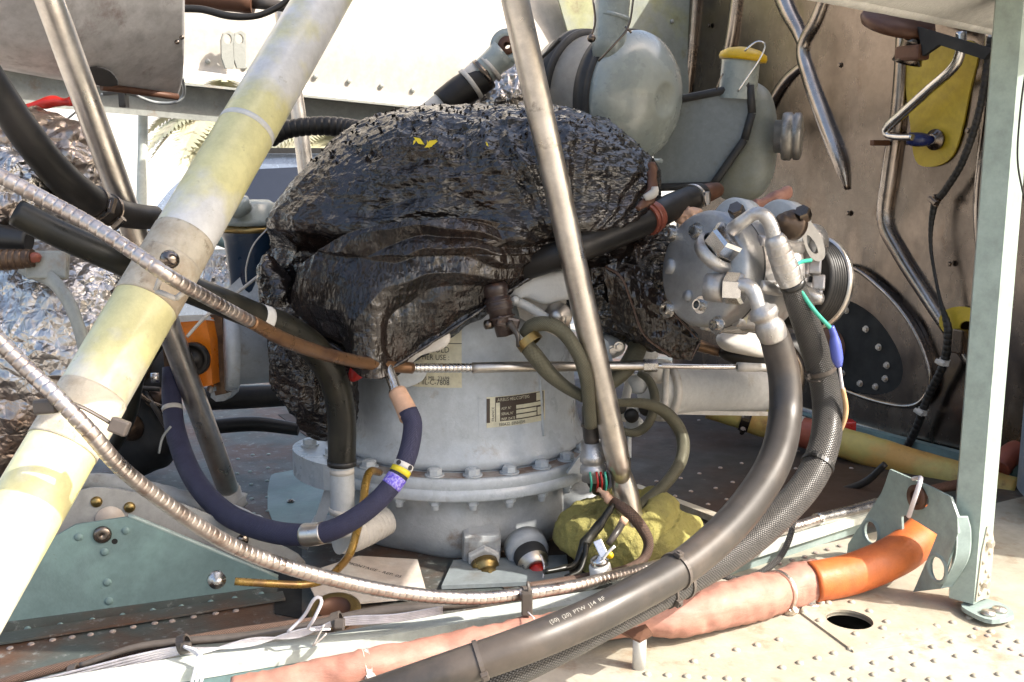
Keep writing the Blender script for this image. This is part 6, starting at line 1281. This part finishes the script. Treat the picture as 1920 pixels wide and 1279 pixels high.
# ================================================================== teal post at right
ps = thing('corner_post', (.64, 1.34, 0), 'tall teal channel post at the right, its right face in bright sun', 'post')
Lc, Cc, Rc = Vector((.613, 1.352, 0)), Vector((.6375, 1.33, 0)), Vector((.668, 1.354, 0))
g = Geo(); V = []; zs = [.016, .1, .2, .9]
for z, dx in zip(zs, (0, 0, 0, 0)):
    k = 1.0
    for q in (Lc, Cc, Rc, Rc+Vector((-.012, .03, 0)), Lc+Vector((.012, .03, 0))): V.append(q+UZ*z)
g.add(V, gridfaces(4, 5, closev=True), None, False); part('channel', g, MATS['teal'] if False else mat('post_teal', (.34, .42, .38), .4, 0, dirt=(.3, .3, .22), dsc=40, dlo=.68, dhi=.8, coat=.2), ps)
rn = (Rc-Cc).cross(UZ).normalized(); rn = rn if rn.dot(CAM-Rc) > 0 else -rn; rx = (Rc-Cc).normalized()
def RP(a, z, off=.002): return Cc+rx*a+UZ*z+rn*off
WR = (Rc-Cc).length
part('foot_doubler', plate([RP(.002, .02), RP(WR+.002, .016), RP(WR+.001, .10), RP(WR*.75, .125), RP(WR*.45, .125), RP(.008, .09)], rn, .003), MATS['deck_cream'], ps)
for a_, z_ in ((.5, .115), (.75, .085), (.35, .075), (.6, .06), (.85, .05), (.3, .045), (.25, .03), (.9, .025)): inst('rivet', rv, ps, axisM(RP(WR*a_, z_, .002), rn) @ Matrix.Scale(.7, 4))
for a_, z_ in ((.62, .1), (.5, .042)): part('foot_bolt', prism(6, .006, .007, axisM(RP(WR*a_, z_, .002), rn), ch=.2), MATS['steel'], ps)
part('foot_plate', plate(rounded([Vector((.628, 1.312, .012)), Vector((.645, 1.29, .012)), Vector((.682, 1.305, .012)), Vector((.685, 1.34, .012)), Vector((.66, 1.36, .012)), Vector((.625, 1.34, .012))], 3), UZ, .006), MATS['teal_pale'], ps)
for x_, y_ in ((.648, 1.308), (.668, 1.318)): part('foot_screw', lathe([(0, 0), (.010, 0), (.009, .004), (0, .006)], axisM(Vector((x_, y_, .012)), UZ), 20), MATS['steel'], ps)
hose('thin_black_wire', [(1925, 120, 1.25, 2), (1914, 200, 1.25, 2), (1908, 300, 1.25, 2), (1922, 380, 1.25, 2)], 'rubber', 'thin black wire hanging along the right edge by the teal post', 'wire', 6)
solo('blue_tank', lathe([(0, 0), (.12, 0), (.14, .02), (.14, .2), (.11, .25), (0, .26)], axisM(Vector((1.04, 1.72, .02)), UZ), 56), MATS['blue_tank'], 'slate blue tank cut by the right edge behind the teal post', 'tank')
o, ln = hose('clevis_rod', [(1880, 1095, 1.5, 9), (1900, 1103, 1.48, 9), (1935, 1115, 1.46, 10)], 'bone', 'short pale rod end poking out behind the foot of the teal post', 'rod', 12)
# fill behind compressor: dark greasy pipes
hose('oil_pipe', [(1470, 640, 1.62, 10), (1500, 690, 1.65, 10), (1490, 760, 1.7, 9)], 'steel_dark', 'dark greasy pipe between the two big hoses below the compressor', 'pipe', 14)

# ------------------------------------------------------------------ groups of alike things
GROUPS = {'steel_strut': 'bare steel struts', 'spiral_conduit': 'spiral metal conduits', 'rubber_hose': 'black rubber hoses', 'braided_cable': 'braided cables round the gearbox',
          'palm_tree': 'palm trees beyond the bay', 'cable_tie': 'cable ties on the beam', 'deck_bolt': 'bolts standing on the deck', 'black_leads': 'black heat-shrunk leads', 'lock_wire': 'pale safety wires', 'side_beam': 'rails along the deck'}
for o_ in list(bpy.data.objects):
    if o_.parent is None and 'label' in o_:
        b_ = o_.name.split('.')[0]
        if b_ in GROUPS: o_['group'] = GROUPS[b_]
